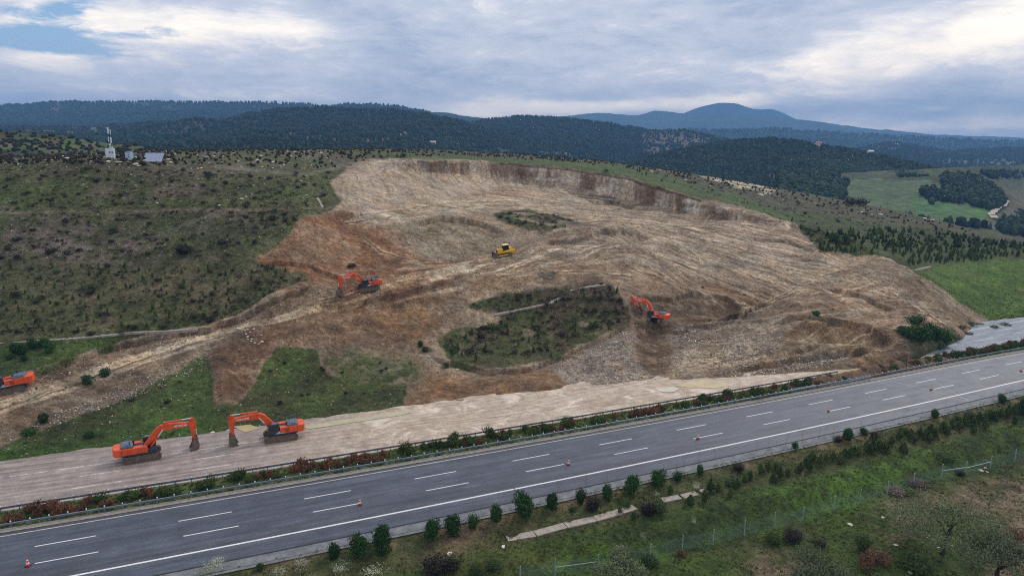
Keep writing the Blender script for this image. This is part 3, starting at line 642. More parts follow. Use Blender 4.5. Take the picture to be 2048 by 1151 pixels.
def mudroad():
    M = bpy.data.materials.new('muddy_asphalt'); M.use_nodes = True; q = NT(M.node_tree); b = q.n['Principled BSDF']
    P_ = q.n.new('ShaderNodeTexCoord').outputs['Object']; x, y, z = q.sep(P_)
    cv = q.math('ADD', q.math('ADD', q.math('MULTIPLY', q.math('MULTIPLY', x, x), CF[0]), q.math('MULTIPLY', x, CF[1])), CF[2])
    t = q.math('SUBTRACT', y, cv)
    st_ = q.comb(q.math('MULTIPLY', x, 0.045), t, 0.0)
    nl = q.noise(st_, 1.3, 7, 0.68, 0.4); nl2 = q.noise(q.comb(q.math('MULTIPLY', x, 0.1), q.math('MULTIPLY', t, 2.2), 3.0), 1.5, 5, 0.7, 0.3); nm = q.noise(P_, 0.6, 6, 0.65); nf = q.noise(P_, 5.0, 4, 0.7)
    thick = q.rng(x, 2.0, 26.0)                                  # mud is thin on the left, deep in front of the dig
    mudc = q.mix(q.rng(nl, 0.3, 0.7), lin((160, 140, 121)), lin((198, 180, 160)))
    mudc = q.mix(q.math('MULTIPLY', q.rng(nl2, 0.52, 0.66), 0.7), mudc, lin((112, 88, 72)))
    film = q.mix(q.rng(nl, 0.32, 0.68), lin((110, 98, 94)), lin((166, 150, 142)))
    rut = q.math('ABSOLUTE', q.math('SINE', q.math('ADD', q.math('MULTIPLY', t, 2.1), q.math('MULTIPLY', q.noise(q.comb(q.math('MULTIPLY', x, 0.035), q.math('MULTIPLY', t, 0.1), 7.0), 1.0, 4, 0.6), 16.0))))
    mudc = q.mix(q.math('MULTIPLY', q.rng(rut, 0.0, 0.22, 1.0, 0.0), q.rng(nm, 0.4, 0.56)), mudc, lin((120, 98, 84)))
    mudc = q.mix(q.math('MULTIPLY', q.rng(q.noise(P_, 0.22, 6, 0.7, 0.6), 0.50, 0.60), 0.6), mudc, lin((152, 126, 106)))
    mudc = q.mix(q.math('MULTIPLY', q.rng(q.noise(q.vmath('ADD', P_, (30, 9, 0)), 0.16, 6, 0.7, 0.6), 0.53, 0.60), 0.6), mudc, lin((218, 202, 186)))
    c = q.mix(thick, film, mudc)
    # bare clean asphalt beyond the slide, its colour lightened to stand for sky reflection
    clean = q.rng(x, 150.0, 156.0); c = q.mix(clean, c, lin((112, 119, 130)))
    # worn white lines showing through the film
    left = q.math('SUBTRACT', 1.0, thick)
    def line(t0, wd, per=None, s0=0.0, ln=6.0, k=0.55):
        f = q.math('LESS_THAN', q.math('ABSOLUTE', q.math('SUBTRACT', t, t0)), wd)
        if per:
            fr = q.math('MODULO', q.math('ADD', q.math('SUBTRACT', x, s0), per * 40), per); f = q.math('MULTIPLY', f, q.math('LESS_THAN', fr, ln))
        return q.math('MULTIPLY', q.math('MULTIPLY', f, k), q.math('MAXIMUM', q.math('MULTIPLY', left, q.rng(nm, 0.34, 0.5)), clean))
    for args in ((21.3, 0.11, None, 0, 6, 0.55), (17.9, 0.09, 15.0, -3.6, 6.0, 0.6), (14.25, 0.09, 15.0, -3.9, 6.0, 0.55), (11.0, 0.1, None, 0, 6, 0.4)):
        c = q.mix(line(*args), c, lin((226, 222, 214)))
    for v, a in ((nf, 0.38), (nm, 0.30)):
        c = q.vmath('SCALE', c); q.put(c.node.inputs[3], q.rng(v, 0.3, 0.7, 1 - a, 1 + a))
    q.put(b.inputs['Base Color'], c); q.put(b.inputs['Roughness'], q.math('ADD', q.rng(nl2, 0.35, 0.65, 0.42, 0.75), q.math('MULTIPLY', thick, 0.12))); b.inputs['Specular IOR Level'].default_value = 0.5
    bn = q.n.new('ShaderNodeBump'); bn.inputs['Strength'].default_value = 0.6; bn.inputs['Distance'].default_value = 0.06; q.put(bn.inputs['Height'], q.math('ADD', nl2, nm)); q.l.new(bn.outputs[0], b.inputs['Normal'])
    return M
WHITE = mat('road_paint', (224, 222, 222), 0.6, var=0.10, nscale=4)
CONC = mat('concrete', (150, 142, 138), 0.85, var=0.14, nscale=1.2, dirt=((92, 86, 80), 0.3), bump=0.3)
strip('road', -70, 300, -11.15, 4.55, 0, 0, asphalt())
strip('muddy_road', -70, 300, 10.5, 27.6, 0, 0, mudroad(), ds=1.0, nt=12, jag=0.6, seed=1)
strip('median', -70, 300, 4.55, 10.5, 0.02, 0.03, mat('median_soil', (86, 78, 54), 0.95, var=0.3, nscale=1.2, dirt=((70, 92, 40), 0.5)), nt=4)
strip('shoulder_strip', -70, 300, 4.6, 5.5, 0.06, 0.10, mat('pale_gravel', (140, 132, 126), 0.9, var=0.15, nscale=2.0, dirt=((100, 94, 84), 0.3)), jag=0.12, seed=2)
g_ = bpy.data.objects.new('gutter', None)
go = strip('gutter', -70, 300, -13.25, -11.2, -0.16, 0.02, mat('stained_concrete', (112, 113, 116), 0.8, var=0.2, nscale=0.8, dirt=((84, 82, 76), 0.35)), jag=0.05, seed=3)
ks = strip('kerb', -70, 300, -11.34, -11.14, 0.05, 0.05, mat('kerb_dark', (48, 50, 56), 0.8, var=0.15, nscale=3))
tag(strip('edge_line', -70, 300, 3.78, 3.94, 0.005, 0.005, mat('worn_paint', (196, 190, 186), 0.7, var=0.15, nscale=3)), 'thin solid white line beside the median guardrail')
tag(strip('shoulder_line', -70, 300, -8.14, -7.86, 0.005, 0.005, WHITE), 'thick solid white line of the hard shoulder')
for k in range(-2, 20):
    strip('lane_dash', -20.6 + 15.15 * k, -14.4 + 15.15 * k, -0.08, 0.08, 0.005, 0.005, WHITE)
    strip('lane_dash', -19.9 + 15.08 * k, -13.7 + 15.08 * k, -3.96, -3.80, 0.005, 0.005, WHITE)

# ------------------------------------------------------------------ far hills
def forestmat(name, c1, c2, c3, ns):
    M = bpy.data.materials.new(name); M.use_nodes = True; q = NT(M.node_tree); b = q.n['Principled BSDF']
    at = q.n.new('ShaderNodeAttribute'); at.attribute_name = 'tone'; g = q.n.new('ShaderNodeNewGeometry').outputs['Position']
    f = q.rng(q.noise(g, ns, 5, 0.7), 0.3, 0.7, 0.55, 1.45)
    c = q.vmath('SCALE', at.outputs['Color']); q.put(c.node.inputs[3], f)
    q.put(b.inputs['Base Color'], c); b.inputs['Roughness'].default_value = 0.95; b.inputs['Specular IOR Level'].default_value = 0.05
    bn = q.n.new('ShaderNodeBump'); bn.inputs['Strength'].default_value = 0.9; bn.inputs['Distance'].default_value = 4; q.put(bn.inputs['Height'], q.noise(g, ns, 5, 0.7)); q.l.new(bn.outputs[0], b.inputs['Normal'])
    return M
FM = forestmat('far_land', None, None, None, 0.11)
RIDGES = {}
def ridge(name, px0, px1, sky, front, ys, yf, relief, rscale, nc=360, nr=70, base=(44, 58, 44), sky_rough=0.0, paintf=None, gull=0.0, seed=0, ease=0.8):
    gx_ = np.linspace(px0, px1, nc); sx, sy = zip(*sky); fx, fy = zip(*front)
    top = np.interp(gx_, sx, sy); top = np.convolve(np.pad(top, 6, 'edge'), np.ones(13) / 13, 'valid'); bot = np.interp(gx_, fx, fy)
    Ys = np.interp(gx_, *zip(*ys)) if isinstance(ys, list) else np.full(nc, float(ys)); Yf = np.interp(gx_, *zip(*yf)) if isinstance(yf, list) else np.full(nc, float(yf))
    k = np.linspace(0, 1, nr)[:, None]
    py = bot + (top - bot) * k; yy = Yf * (Ys / Yf) ** (k ** ease)
    x, y, z = point_y(np.broadcast_to(gx_, py.shape), py, yy)
    PX_, PY_ = np.broadcast_to(gx_, py.shape), py
    env = np.sin(np.pi * np.clip(k, 0, 1) * 0.5 + 0.0) * np.where(k > 0.9, 1 - (k - 0.9) * 7, 1)
    n1 = fbm(x, y, rscale, 4, 100 + seed)
    z = z + relief * n1 * np.clip(env, 0.3, 1) + sky_rough * fbm(x, y, rscale * 0.12, 3, 140 + seed)
    Cc = np.zeros(py.shape + (3,)); Cc[:] = L(*base); Cc *= (1 + 0.45 * fbm(x, y, rscale * 0.4, 4, 160 + seed))[..., None]
    dens = np.ones(py.shape)
    if paintf: Cc, dens = paintf(PX_ + fbm(x, y, rscale * 0.3, 4, 170) * 12, PY_ + fbm(x, y, rscale * 0.3, 4, 171) * 4, x, y, Cc, dens)
    # a back slope, so that the hill has a body from the side
    xb = x[-1:] * 1.25; yb = y[-1:] * 1.25; zb = np.minimum(z[-1:] - 0.15 * y[-1:], -10) * 0 - 30
    xf = x[:1]; yf_ = y[:1] * 0.98; zf = z[:1] * 0 - 31
    A3 = np.concatenate([np.stack([xf, yf_, zf], -1), np.stack([x, y, z], -1), np.stack([xb, yb, zb], -1)], 0)
    CC = np.concatenate([Cc[:1], Cc, Cc[-1:]], 0)
    struct(name, np_mesh(name, A3.reshape(-1, 3), grid_faces(nr + 2, nc), FM, True, np.clip(CC, .003, .9).reshape(-1, 3)))
    RIDGES[name] = (x, y, z, dens)
    return x, y, z, dens
def tree_templates():
    out = []
    for kind in range(5):
        rr = np.random.default_rng(kind + 5); vs, fs = [], []
        conic = kind < 3
        rings = 3 if conic else 3; nn = 5
        zs = [0.08, 0.36, 0.68] if conic else [0.12, 0.45, 0.8]; rs = [0.30, 0.24, 0.13] if conic else [0.30, 0.42, 0.28]
        for a in range(rings):
            for b_ in range(nn):
                an = 2 * math.pi * (b_ + 0.5 * a) / nn; r_ = rs[a] * rr.uniform(0.75, 1.25); vs.append((math.cos(an) * r_, math.sin(an) * r_, zs[a] + rr.uniform(-.06, .06)))
        vs.append((rr.uniform(-.05, .05), rr.uniform(-.05, .05), 1.0)); vs.append((0, 0, 0.0))
        for a in range(rings - 1):
            for b_ in range(nn):
                p, q_ = a * nn + b_, a * nn + (b_ + 1) % nn; r_, s_ = p + nn, q_ + nn; fs += [(p, q_, s_), (p, s_, r_)]
        for b_ in range(nn):
            fs.append(((rings - 1) * nn + b_, (rings - 1) * nn + (b_ + 1) % nn, rings * nn)); fs.append((b_, rings * nn + 1, (b_ + 1) % nn))
        out.append((np.array(vs), np.array(fs)))
    return out
TT_ = tree_templates()
def scatter(name, label, cat, P_, size, templates, material, tones, smooth=False, seed=0, wide=1.0, kind='stuff', jit=0.35):
    rr = np.random.default_rng(seed + 900); n = len(P_); V_, F_, C_ = [], [], []; off = 0
    which = rr.integers(0, len(templates), n); tones = np.array([lin(t) for t in tones])
    for k, (tv_, tf_) in enumerate(templates):
        idx = np.nonzero(which == k)[0]
        if not len(idx): continue
        sc = size * rr.uniform(1 - jit, 1 + jit, len(idx)); an = rr.uniform(0, 6.28, len(idx)); wd = wide * rr.uniform(0.8, 1.25, len(idx))
        c, s_ = np.cos(an)[:, None], np.sin(an)[:, None]
        X_ = (tv_[None, :, 0] * c - tv_[None, :, 1] * s_) * (sc * wd)[:, None]; Y_ = (tv_[None, :, 0] * s_ + tv_[None, :, 1] * c) * (sc * wd)[:, None]; Z_ = tv_[None, :, 2] * sc[:, None]
        V_.append((np.stack([X_, Y_, Z_], -1) + P_[idx][:, None, :]).reshape(-1, 3))
        F_.append((tf_[None] + (np.arange(len(idx)) * len(tv_))[:, None, None]).reshape(-1, 3) + off); off += len(idx) * len(tv_)
        tt = tones[rr.integers(0, len(tones), len(idx))] * rr.uniform(0.6, 1.4, (len(idx), 1))
        C_.append(np.repeat(tt, len(tv_), 0))
    me = np_mesh(name, np.concatenate(V_), np.concatenate(F_), material, smooth, np.concatenate(C_))
    return tag(link(name, me), label, cat, kind=kind)
def tonemat(name, rough=0.85, ns=1.0, amt=0.25):
    M = bpy.data.materials.new(name); M.use_nodes = True; q = NT(M.node_tree); b = q.n['Principled BSDF']
    at = q.n.new('ShaderNodeAttribute'); at.attribute_name = 'tone'; g = q.n.new('ShaderNodeNewGeometry').outputs['Position']
    c = q.vmath('SCALE', at.outputs['Color']); q.put(c.node.inputs[3], q.rng(q.noise(g, ns, 4), 0.3, 0.7, 1 - amt, 1 + amt))
    q.put(b.inputs['Base Color'], c); b.inputs['Roughness'].default_value = rough; b.inputs['Specular IOR Level'].default_value = 0.1
    return M
TM = tonemat('forest_leaves'); RM = tonemat('stone_tone', 0.9, 3.0, 0.2)
def forest(rname, label, n, size, tones, seed):
    x, y, z, dens = RIDGES[rname]; rr = np.random.default_rng(seed)
    a = np.hypot(np.gradient(x, axis=1), 0.001) * y ** 0.3 * dens; a[-1] *= 3; pr = (a / a.sum()).ravel()
    idx = rr.choice(a.size, n, p=pr); P_ = np.stack([x.ravel()[idx], y.ravel()[idx], z.ravel()[idx] - size * 0.1], -1)
    dxw = np.abs(np.gradient(x, axis=1)).ravel()[idx]; P_[:, 0] += rr.uniform(-.5, .5, n) * dxw
    scatter('forest', label, 'forest', P_, size, TT_, TM, tones, seed=seed)

def pf(lst):
    def f(px, py, x, y, Cc, dens):
        for poly, c, k, dn in lst:
            mk = blur(inpoly(px, py, poly).astype(float), 1) * k; Cc = Cc * (1 - mk[..., None]) + L(*c) * mk[..., None] * (1 + 0.35 * fbm(x, y, 12, 3, 7))[..., None]; dens = dens * (1 - mk * (1 - dn))
        return Cc, dens
    return f
ridge('mountain', 1240, 1760, [(1240,262),(1330,240),(1380,222),(1400,213),(1440,205),(1475,207),(1500,216),(1520,222),(1535,217),(1555,221),(1580,233),(1640,258),(1760,280)], [(1240,300),(1760,300)], 7400, 6600, 22, 900, 200, 30, (52, 66, 60), 6, seed=1)
ridge('far_ridge', 980, 2300, [(980,262),(1060,252),(1110,241),(1130,233),(1160,229),(1200,225),(1240,227),(1285,232),(1300,222),(1315,217),(1350,224),(1400,229),(1450,227),(1520,232),(1590,238),(1650,245),(1700,251),(1800,262),(1880,270),(1960,272),(2048,275),(2300,282)], [(980,310),(2300,320)], 6200, 4300, 45, 700, 420, 60, (56, 70, 60), 7, seed=2)
ridge('blue_ridge_low', 1200, 2300, [(1200,275),(1340,262),(1400,262),(1480,262),(1550,259),(1620,263),(1700,268),(1800,272),(1900,280),(2048,284),(2300,290)], [(1200,330),(2300,340)], 3600, 2600, 25, 420, 380, 50, (40, 54, 46), 6, seed=3)
ridge('north_ridge', -260, 860, [(-260,214),(0,211),(60,209),(120,210),(200,211),(260,208),(320,204),(360,201),(430,203),(520,204),(600,208),(660,214),(740,220),(860,232)], [(-260,262),(400,262),(860,262)], 3000, 2000, 60, 420, 420, 70, (40, 56, 44), 5,
      pf([([(620,206),(640,206),(640,222),(600,226)], (104,96,88), .6, .1), ([(330,205),(345,203),(330,222),(312,226)], (100,104,84), .6, .1), ([(220,208),(300,207),(310,212),(230,214)], (112,104,92), .7, .1), ([(100,215),(118,214),(122,224),(105,224)], (120,104,94), .7, .1)]), seed=4)
ridge('middle_far_ridge', 760, 1120, [(760,236),(800,229),(840,225),(880,225),(920,231),(960,238),(1000,240),(1060,250),(1120,262)], [(760,280),(1120,290)], 3400, 2600, 20, 400, 150, 40, (42, 56, 48), 5, seed=5)
FOR2 = [([(560,262),(640,258),(700,268),(690,282),(610,284)], (128,108,98), .75, .12), ([(700,272),(780,270),(790,282),(710,284)], (120,100,90), .6, .2), ([(330,250),(520,236),(520,244),(340,260)], (92,96,72), .55, .3), ([(250,262),(420,252),(420,268),(260,276)], (96,84,82), .55, .45), ([(30,258),(160,248),(240,254),(170,266),(40,268)], (116,112,100), .7, .1),
        ([(795,257),(812,262),(812,266),(795,262)], (150,128,116), .8, 0), ([(960,290),(1160,300),(1160,330),(960,306)], (74,96,66), .6, .3)]
ridge('forest_hill', -260, 1400, [(-260,262),(0,254),(100,252),(160,250),(220,252),(300,247),(380,243),(440,240),(500,224),(560,218),(640,216),(720,219),(800,224),(860,236),(940,254),(1000,266),(1080,284),(1150,300),(1250,320),(1400,345)], [(-260,330),(400,330),(800,332),(1200,380),(1400,420)], 1500, 620, 26, 200, 700, 110, (36, 50, 36), 2, pf(FOR2), seed=6)
FOR3 = [([(1290,268),(1330,262),(1400,268),(1420,282),(1400,300),(1330,310),(1280,300)], (112,98,88), .75, .25), ([(1060,300),(1120,296),(1170,318),(1080,312)], (112,106,92), .7, .2), ([(1270,320),(1330,290),(1310,330)], (120,108,96), .6, .25)]
ridge('eastern_forest_hill', 860, 1700, [(860,262),(930,250),(975,242),(1040,234),(1100,236),(1180,243),(1240,252),(1290,262),(1330,266),(1365,264),(1400,270),(1450,282),(1520,296),(1700,320)], [(860,320),(1100,350),(1400,400),(1700,420)], 1900, 900, 26, 260, 420, 90, (36, 50, 38), 2, pf(FOR3), seed=7)
FOR4 = [([(1330,292),(1400,290),(1480,310),(1440,330),(1340,322)], (60,66,52), .6, .5), ([(1536,344),(1556,346),(1552,356),(1534,352)], (124,104,92), .8, .05), ([(1480,372),(1640,380),(1680,400),(1500,392)], (88,82,66), .7, .1)]
ridge('near_forest_hill', 1180, 2080, [(1180,342),(1250,328),(1300,312),(1360,300),(1420,290),(1480,282),(1540,276),(1600,285),(1660,294),(1720,304),(1780,316),(1840,330),(1900,346),(1950,362),(1985,382),(2010,402),(2080,425)], [(1180,400),(1400,420),(1620,432),(1672,366),(1700,352),(1850,352),(1885,366),(1905,388),(1940,412),(1985,424),(2080,440)], [(1180,1150),(1500,1150),(1800,980),(2010,820),(2080,800)], [(1180,650),(1620,640),(1672,860),(1760,880),(1800,800),(1900,760),(1990,700),(2080,680)], 12, 110, 560, 100, (34, 48, 34), 1.5, pf(FOR4), seed=8, ease=1.0)
VAL = [([(1670,366),(1720,357),(1780,358),(1860,356),(1890,372),(1960,400),(1990,440),(1960,446),(1870,442),(1780,430),(1700,410)], (92,104,74), .9, 0), ([(1820,385),(1960,420),(1960,445),(1830,430)], (80,112,66), .7, 0), ([(1940,395),(1990,405),(2000,430),(1960,440)], (84,124,62), .6, 0),
       ([(1960,365),(2300,350),(2300,470),(2060,450),(1990,430),(2020,400)], (104,98,78), .9, 0), ([(1980,360),(2300,352),(2300,372),(2020,385)], (88,92,72), .8, .1), ([(1620,395),(1900,440),(2050,468),(2300,500),(2300,470),(2000,446),(1800,425),(1650,385)], (110,102,94), .6, .15)]
ridge('valley_fields', 1560, 2320, [(1560,352),(1700,345),(1900,335),(2048,330),(2320,328)], [(1560,440),(1700,450),(1900,480),(2048,500),(2320,530)], [(1560,700),(1660,800),(1760,860),(1900,800),(1990,900),(2048,1300),(2320,1500)], [(1560,480),(2048,420),(2320,400)], 4, 90, 420, 110, (78, 82, 58), 0.6, pf(VAL), seed=9, ease=0.9)
ridge('valley_woods', 1700, 2320, [(1700,300),(1760,288),(1790,285),(1850,296),(1900,302),(1950,300),(2048,298),(2320,296)], [(1700,340),(1900,350),(2320,360)], 2300, 1450, 12, 180, 300, 50, (38, 50, 40), 3, pf([([(1880,322),(2048,318),(2048,328),(1880,330)], (112,112,88), .6, .2), ([(1740,288),(1800,284),(1800,296),(1750,300)], (104,94,90), .5, .4)]), seed=10)
ridge('west_terrace_hill', -260, 520, [(-260,256),(0,262),(60,264),(120,270),(180,280),(240,288),(300,296),(360,306),(520,330)], [(-260,345),(520,345)], 430, 300, 3, 60, 320, 70, (80, 82, 52), 0.8,
      pf([([(-260,260),(200,276),(240,300),(-260,296)], (86,108,56), .6, 1), ([(0,270),(20,268),(30,290),(0,290)], (110,90,78), .7, 1), ([(70,274),(110,278),(120,298),(76,296)], (108,88,76), .7, 1), ([(150,282),(200,286),(210,300),(160,300)], (100,84,72), .7, 1), ([(-260,296),(160,298),(160,330),(-260,330)], (74,68,66), .7, 1)]), seed=11)
DK = [(40,56,40), (34,50,40), (50,66,42), (30,42,34)]
forest('forest_hill', 'dark pine forest covering the long hill behind the crest', 26000, 6.2, DK, 1)
forest('eastern_forest_hill', 'dark pine forest on the hill right of centre', 17000, 7.0, DK, 2)
forest('near_forest_hill', 'bushy green woodland on the nearer slope above the valley fields', 26000, 4.2, [(42,58,38), (36,52,36), (56,70,42), (34,46,32)], 3)
forest('north_ridge', 'blue hazed forest along the long ridge on the left', 14000, 9.5, DK, 4)
forest('valley_woods', 'scattered woods across the far valley', 6000, 8, DK, 5)
forest('blue_ridge_low', 'hazy forest on the low blue ridge', 6000, 12, DK, 6)
x, y, z, dn = RIDGES['valley_fields']; bxx, byy = project(x, y, z)
sel = (inpoly(bxx, byy, [(1880,350),(1940,352),(1990,375),(2012,400),(2000,420),(1960,418),(1920,400),(1890,385)]) * 9 + inpoly(bxx, byy, [(1840,384),(1870,382),(1930,400),(1925,408),(1850,400)]) * 4 + inpoly(bxx, byy, [(2000,440),(2060,445),(2300,440),(2300,490),(2060,480),(2000,465)]) * 5 + inpoly(bxx, byy, [(1960,345),(2300,340),(2300,356),(1980,358)]) * 5
       + inpoly(bxx, byy, [(1700,420),(1860,445),(2000,455),(2000,460),(1850,452),(1700,428)]) * 2 + inpoly(bxx, byy, [(1650,380),(1690,360),(1700,365),(1670,400)]) * 3 + 0.004 + inpoly(bxx, byy, [(1500,330),(1680,346),(1674,372),(1692,392),(1668,415),(1500,450)]) * 9).astype(float)
idx = np.random.default_rng(3).choice(sel.size, 4600, p=(sel / sel.sum()).ravel())
scatter('woodland', 'dark clumps of trees beside the valley fields', 'woodland', np.stack([x.ravel()[idx], y.ravel()[idx], z.ravel()[idx] - .5], -1), 6.5, TT_, TM, [(40,56,38), (34,48,34), (52,66,42)], seed=8)
x, y, z, dn = RIDGES['west_terrace_hill']
idx = np.random.default_rng(4).choice(x.size, 1400)
scatter('scrub', 'sparse dark scrub on the terraced hill at the far left', 'scrub', np.stack([x.ravel()[idx], y.ravel()[idx], z.ravel()[idx] - .1], -1), 1.6, TT_[3:], TM, [(50,54,36), (60,56,42), (44,48,38)], wide=1.6, seed=9)
# pale dirt track on the far right
trk_pts = [(2014,402),(2008,412),(1992,420),(1982,430),(1990,438)]
def hv(px, py):
    d = (bxx - px) ** 2 + (byy - py) ** 2; i = int(np.argmin(d)); x, y, z, _ = RIDGES['valley_fields']; return Vector((x.ravel()[i], y.ravel()[i], z.ravel()[i]))
vs, fs = [], []
for k in range(len(trk_pts) - 1):
    for t_ in np.linspace(0, 1, 8, endpoint=(k == len(trk_pts) - 2)):
        a_ = trk_pts[k]; b_ = trk_pts[k + 1]; p = hv(a_[0] + (b_[0] - a_[0]) * t_, a_[1] + (b_[1] - a_[1]) * t_); vs += [p + Vector((-3.2, 0, 1.2)), p + Vector((3.2, 0, 1.2))]
for k in range(len(vs) // 2 - 1): fs.append((2 * k, 2 * k + 1, 2 * k + 3, 2 * k + 2))
struct('dirt_track', np_mesh('dirt_track', np.array([tuple(v) for v in vs]), np.array(fs), mat('pale_track', (170, 158, 142), 0.95, var=.1, nscale=.1), False))

# ------------------------------------------------------------------ the air
def box_mesh(name, x0, x1, y0, y1, z0, z1):
    v = [(x, y, z) for z in (z0, z1) for y in (y0, y1) for x in (x0, x1)]
    f = [(0,2,3,1),(4,5,7,6),(0,1,5,4),(2,6,7,3),(0,4,6,2),(1,3,7,5)]
    me = bpy.data.meshes.new(name); me.from_pydata(v, [], f); return me
HM = bpy.data.materials.new('haze_air'); HM.use_nodes = True; q = NT(HM.node_tree); q.n.clear()
pv = q.n.new('ShaderNodeVolumePrincipled'); pv.inputs['Density'].default_value = 1.6e-4; pv.inputs['Color'].default_value = (0.26, 0.53, 0.98, 1); pv.inputs['Anisotropy'].default_value = 0.0
mo = q.n.new('ShaderNodeOutputMaterial'); q.l.new(pv.outputs[0], mo.inputs['Volume'])
hm = box_mesh('haze', -9500, 9500, -700, 9300, -34, 530); hm.materials.append(HM)
tag(link('haze', hm), 'thin blue air between the camera and the mountains', 'haze', kind='stuff')

# ------------------------------------------------------------------ mesh builder for made things
class MB:
    def __init__(s, M=None): s.v = []; s.f = []; s.M = M or Matrix()
    def add(s, vs, fs):
        o = len(s.v); s.v += [tuple(s.M @ Vector(v)) for v in vs]; s.f += [tuple(i + o for i in f) for f in fs]; return s
    def box(s, x0, x1, y0, y1, z0, z1):
        return s.add([(x, y, z) for z in (z0, z1) for y in (y0, y1) for x in (x0, x1)], [(0,2,3,1),(4,5,7,6),(0,1,5,4),(2,6,7,3),(0,4,6,2),(1,3,7,5)])
    def prism(s, prof, y0, y1):                        # side profile (x, z) drawn out across y
        n = len(prof); vs = [(x, y0, z) for x, z in prof] + [(x, y1, z) for x, z in prof]
        a = sum(prof[i][0] * prof[(i + 1) % n][1] - prof[(i + 1) % n][0] * prof[i][1] for i in range(n))
        fs = [tuple(range(n)), tuple(range(2 * n - 1, n - 1, -1))] + [(i + n, (i + 1) % n + n, (i + 1) % n, i) for i in range(n)]
        if a < 0: fs = [tuple(reversed(f)) for f in fs]
        return s.add(vs, fs)
    def slab(s, prof, z0, z1):                         # plan profile (x, y) drawn up
        n = len(prof); vs = [(x, y, z0) for x, y in prof] + [(x, y, z1) for x, y in prof]
        return s.add(vs, [tuple(range(n - 1, -1, -1)), tuple(range(n, 2 * n))] + [(i, (i + 1) % n, (i + 1) % n + n, i + n) for i in range(n)])
    def tube(s, p0, p1, r0, r1=None, n=8, cap=True):
        r1 = r0 if r1 is None else r1; p0 = Vector(p0); p1 = Vector(p1); d = (p1 - p0)
        if d.length < 1e-6: return s
        qd = d.to_track_quat('Z', 'Y'); vs = []
        for p, r in ((p0, r0), (p1, r1)):
            for k in range(n): vs.append(tuple(p + qd @ Vector((math.cos(2 * math.pi * k / n) * r, math.sin(2 * math.pi * k / n) * r, 0))))
        fs = [(k, (k + 1) % n, (k + 1) % n + n, k + n) for k in range(n)]
        if cap: fs += [tuple(range(n - 1, -1, -1)), tuple(range(n, 2 * n))]
        return s.add(vs, fs)
    def build(s, name, material, parent=None, bevel=0.0, smooth=False):
        me = bpy.data.meshes.new(name); me.from_pydata(s.v, [], s.f); me.materials.append(material)
        if smooth: me.polygons.foreach_set('use_smooth', [True] * len(me.polygons))
        o = link(name, me, parent)
        if bevel:
            b = o.modifiers.new('bevel', 'BEVEL'); b.width = bevel; b.segments = 2; b.limit_method = 'ANGLE'; b.angle_limit = R(35)
        return o
def empty(name, loc, rot=None, sc=1.0):
    o = bpy.data.objects.new(name, None); col.objects.link(o); o.empty_display_size = 0.5
    Mx = (rot or Matrix()).to_4x4() if rot is not None else Matrix()
    o.matrix_world = Matrix.Translation(loc) @ Mx @ Matrix.Scale(sc, 4); return o
def frame_from(fwd, up=(0, 0, 1)):
    f = Vector(fwd).normalized(); u = Vector(up); l = u.cross(f).normalized(); u = f.cross(l); return Matrix((f, l, u)).transposed()
def lettering(text, size, material, Mx, parent, name='lettering', depth=0.012):
    cu = bpy.data.curves.new('t', 'FONT'); cu.body = text; cu.size = size; cu.extrude = depth; cu.align_x = 'CENTER'; cu.align_y = 'CENTER'; cu.resolution_u = 2; cu.space_character = 1.05; cu.offset = size * 0.02
    t = bpy.data.objects.new('t', cu); col.objects.link(t); dg = bpy.context.evaluated_depsgraph_get(); me = bpy.data.meshes.new_from_object(t.evaluated_get(dg)); bpy.data.objects.remove(t)
    me.transform(Mx); me.materials.clear(); me.materials.append(material); me.name = name
    o = link(name, me, parent); o['label'] = 'white maker lettering on the side of the boom'; return o

ORANGE = mat('machine_orange', (220, 80, 26), 0.42, var=0.12, nscale=1.2, spec=0.5, dirt=((140, 92, 64), 0.32), coat=0.2)
NAVY = mat('machine_dark', (44, 52, 66), 0.4, var=0.15, nscale=1.5, spec=0.5, dirt=((96, 86, 80), 0.2))
HOOD = mat('hood_grey', (96, 108, 126), 0.35, var=0.12, nscale=1.2, spec=0.6)  # lighter blue-grey: sky reflection put into the base colour
GLASSM = mat('cab_glass', (16, 20, 24), 0.08, var=0.05, spec=0.9)
MUDM = mat('muddy_steel', (112, 96, 82), 0.8, var=0.22, nscale=2.5, dirt=((70, 62, 56), 0.4), bump=0.5)
DARKM = mat('dark_steel', (38, 36, 36), 0.6, var=0.2, nscale=2)
CHROME = mat('cylinder_rod', (214, 222, 232), 0.25, 0.2, var=0.03, spec=0.8)
LETTER = mat('letter_white', (238, 236, 232), 0.5, var=0.03)
SILVER = mat('silver_stripe', (176, 184, 194), 0.4, 0.3, var=0.06)
YELLOW = mat('machine_yellow', (232, 178, 22), 0.4, var=0.08, nscale=1.5, spec=0.5, dirt=((150, 118, 60), 0.22))

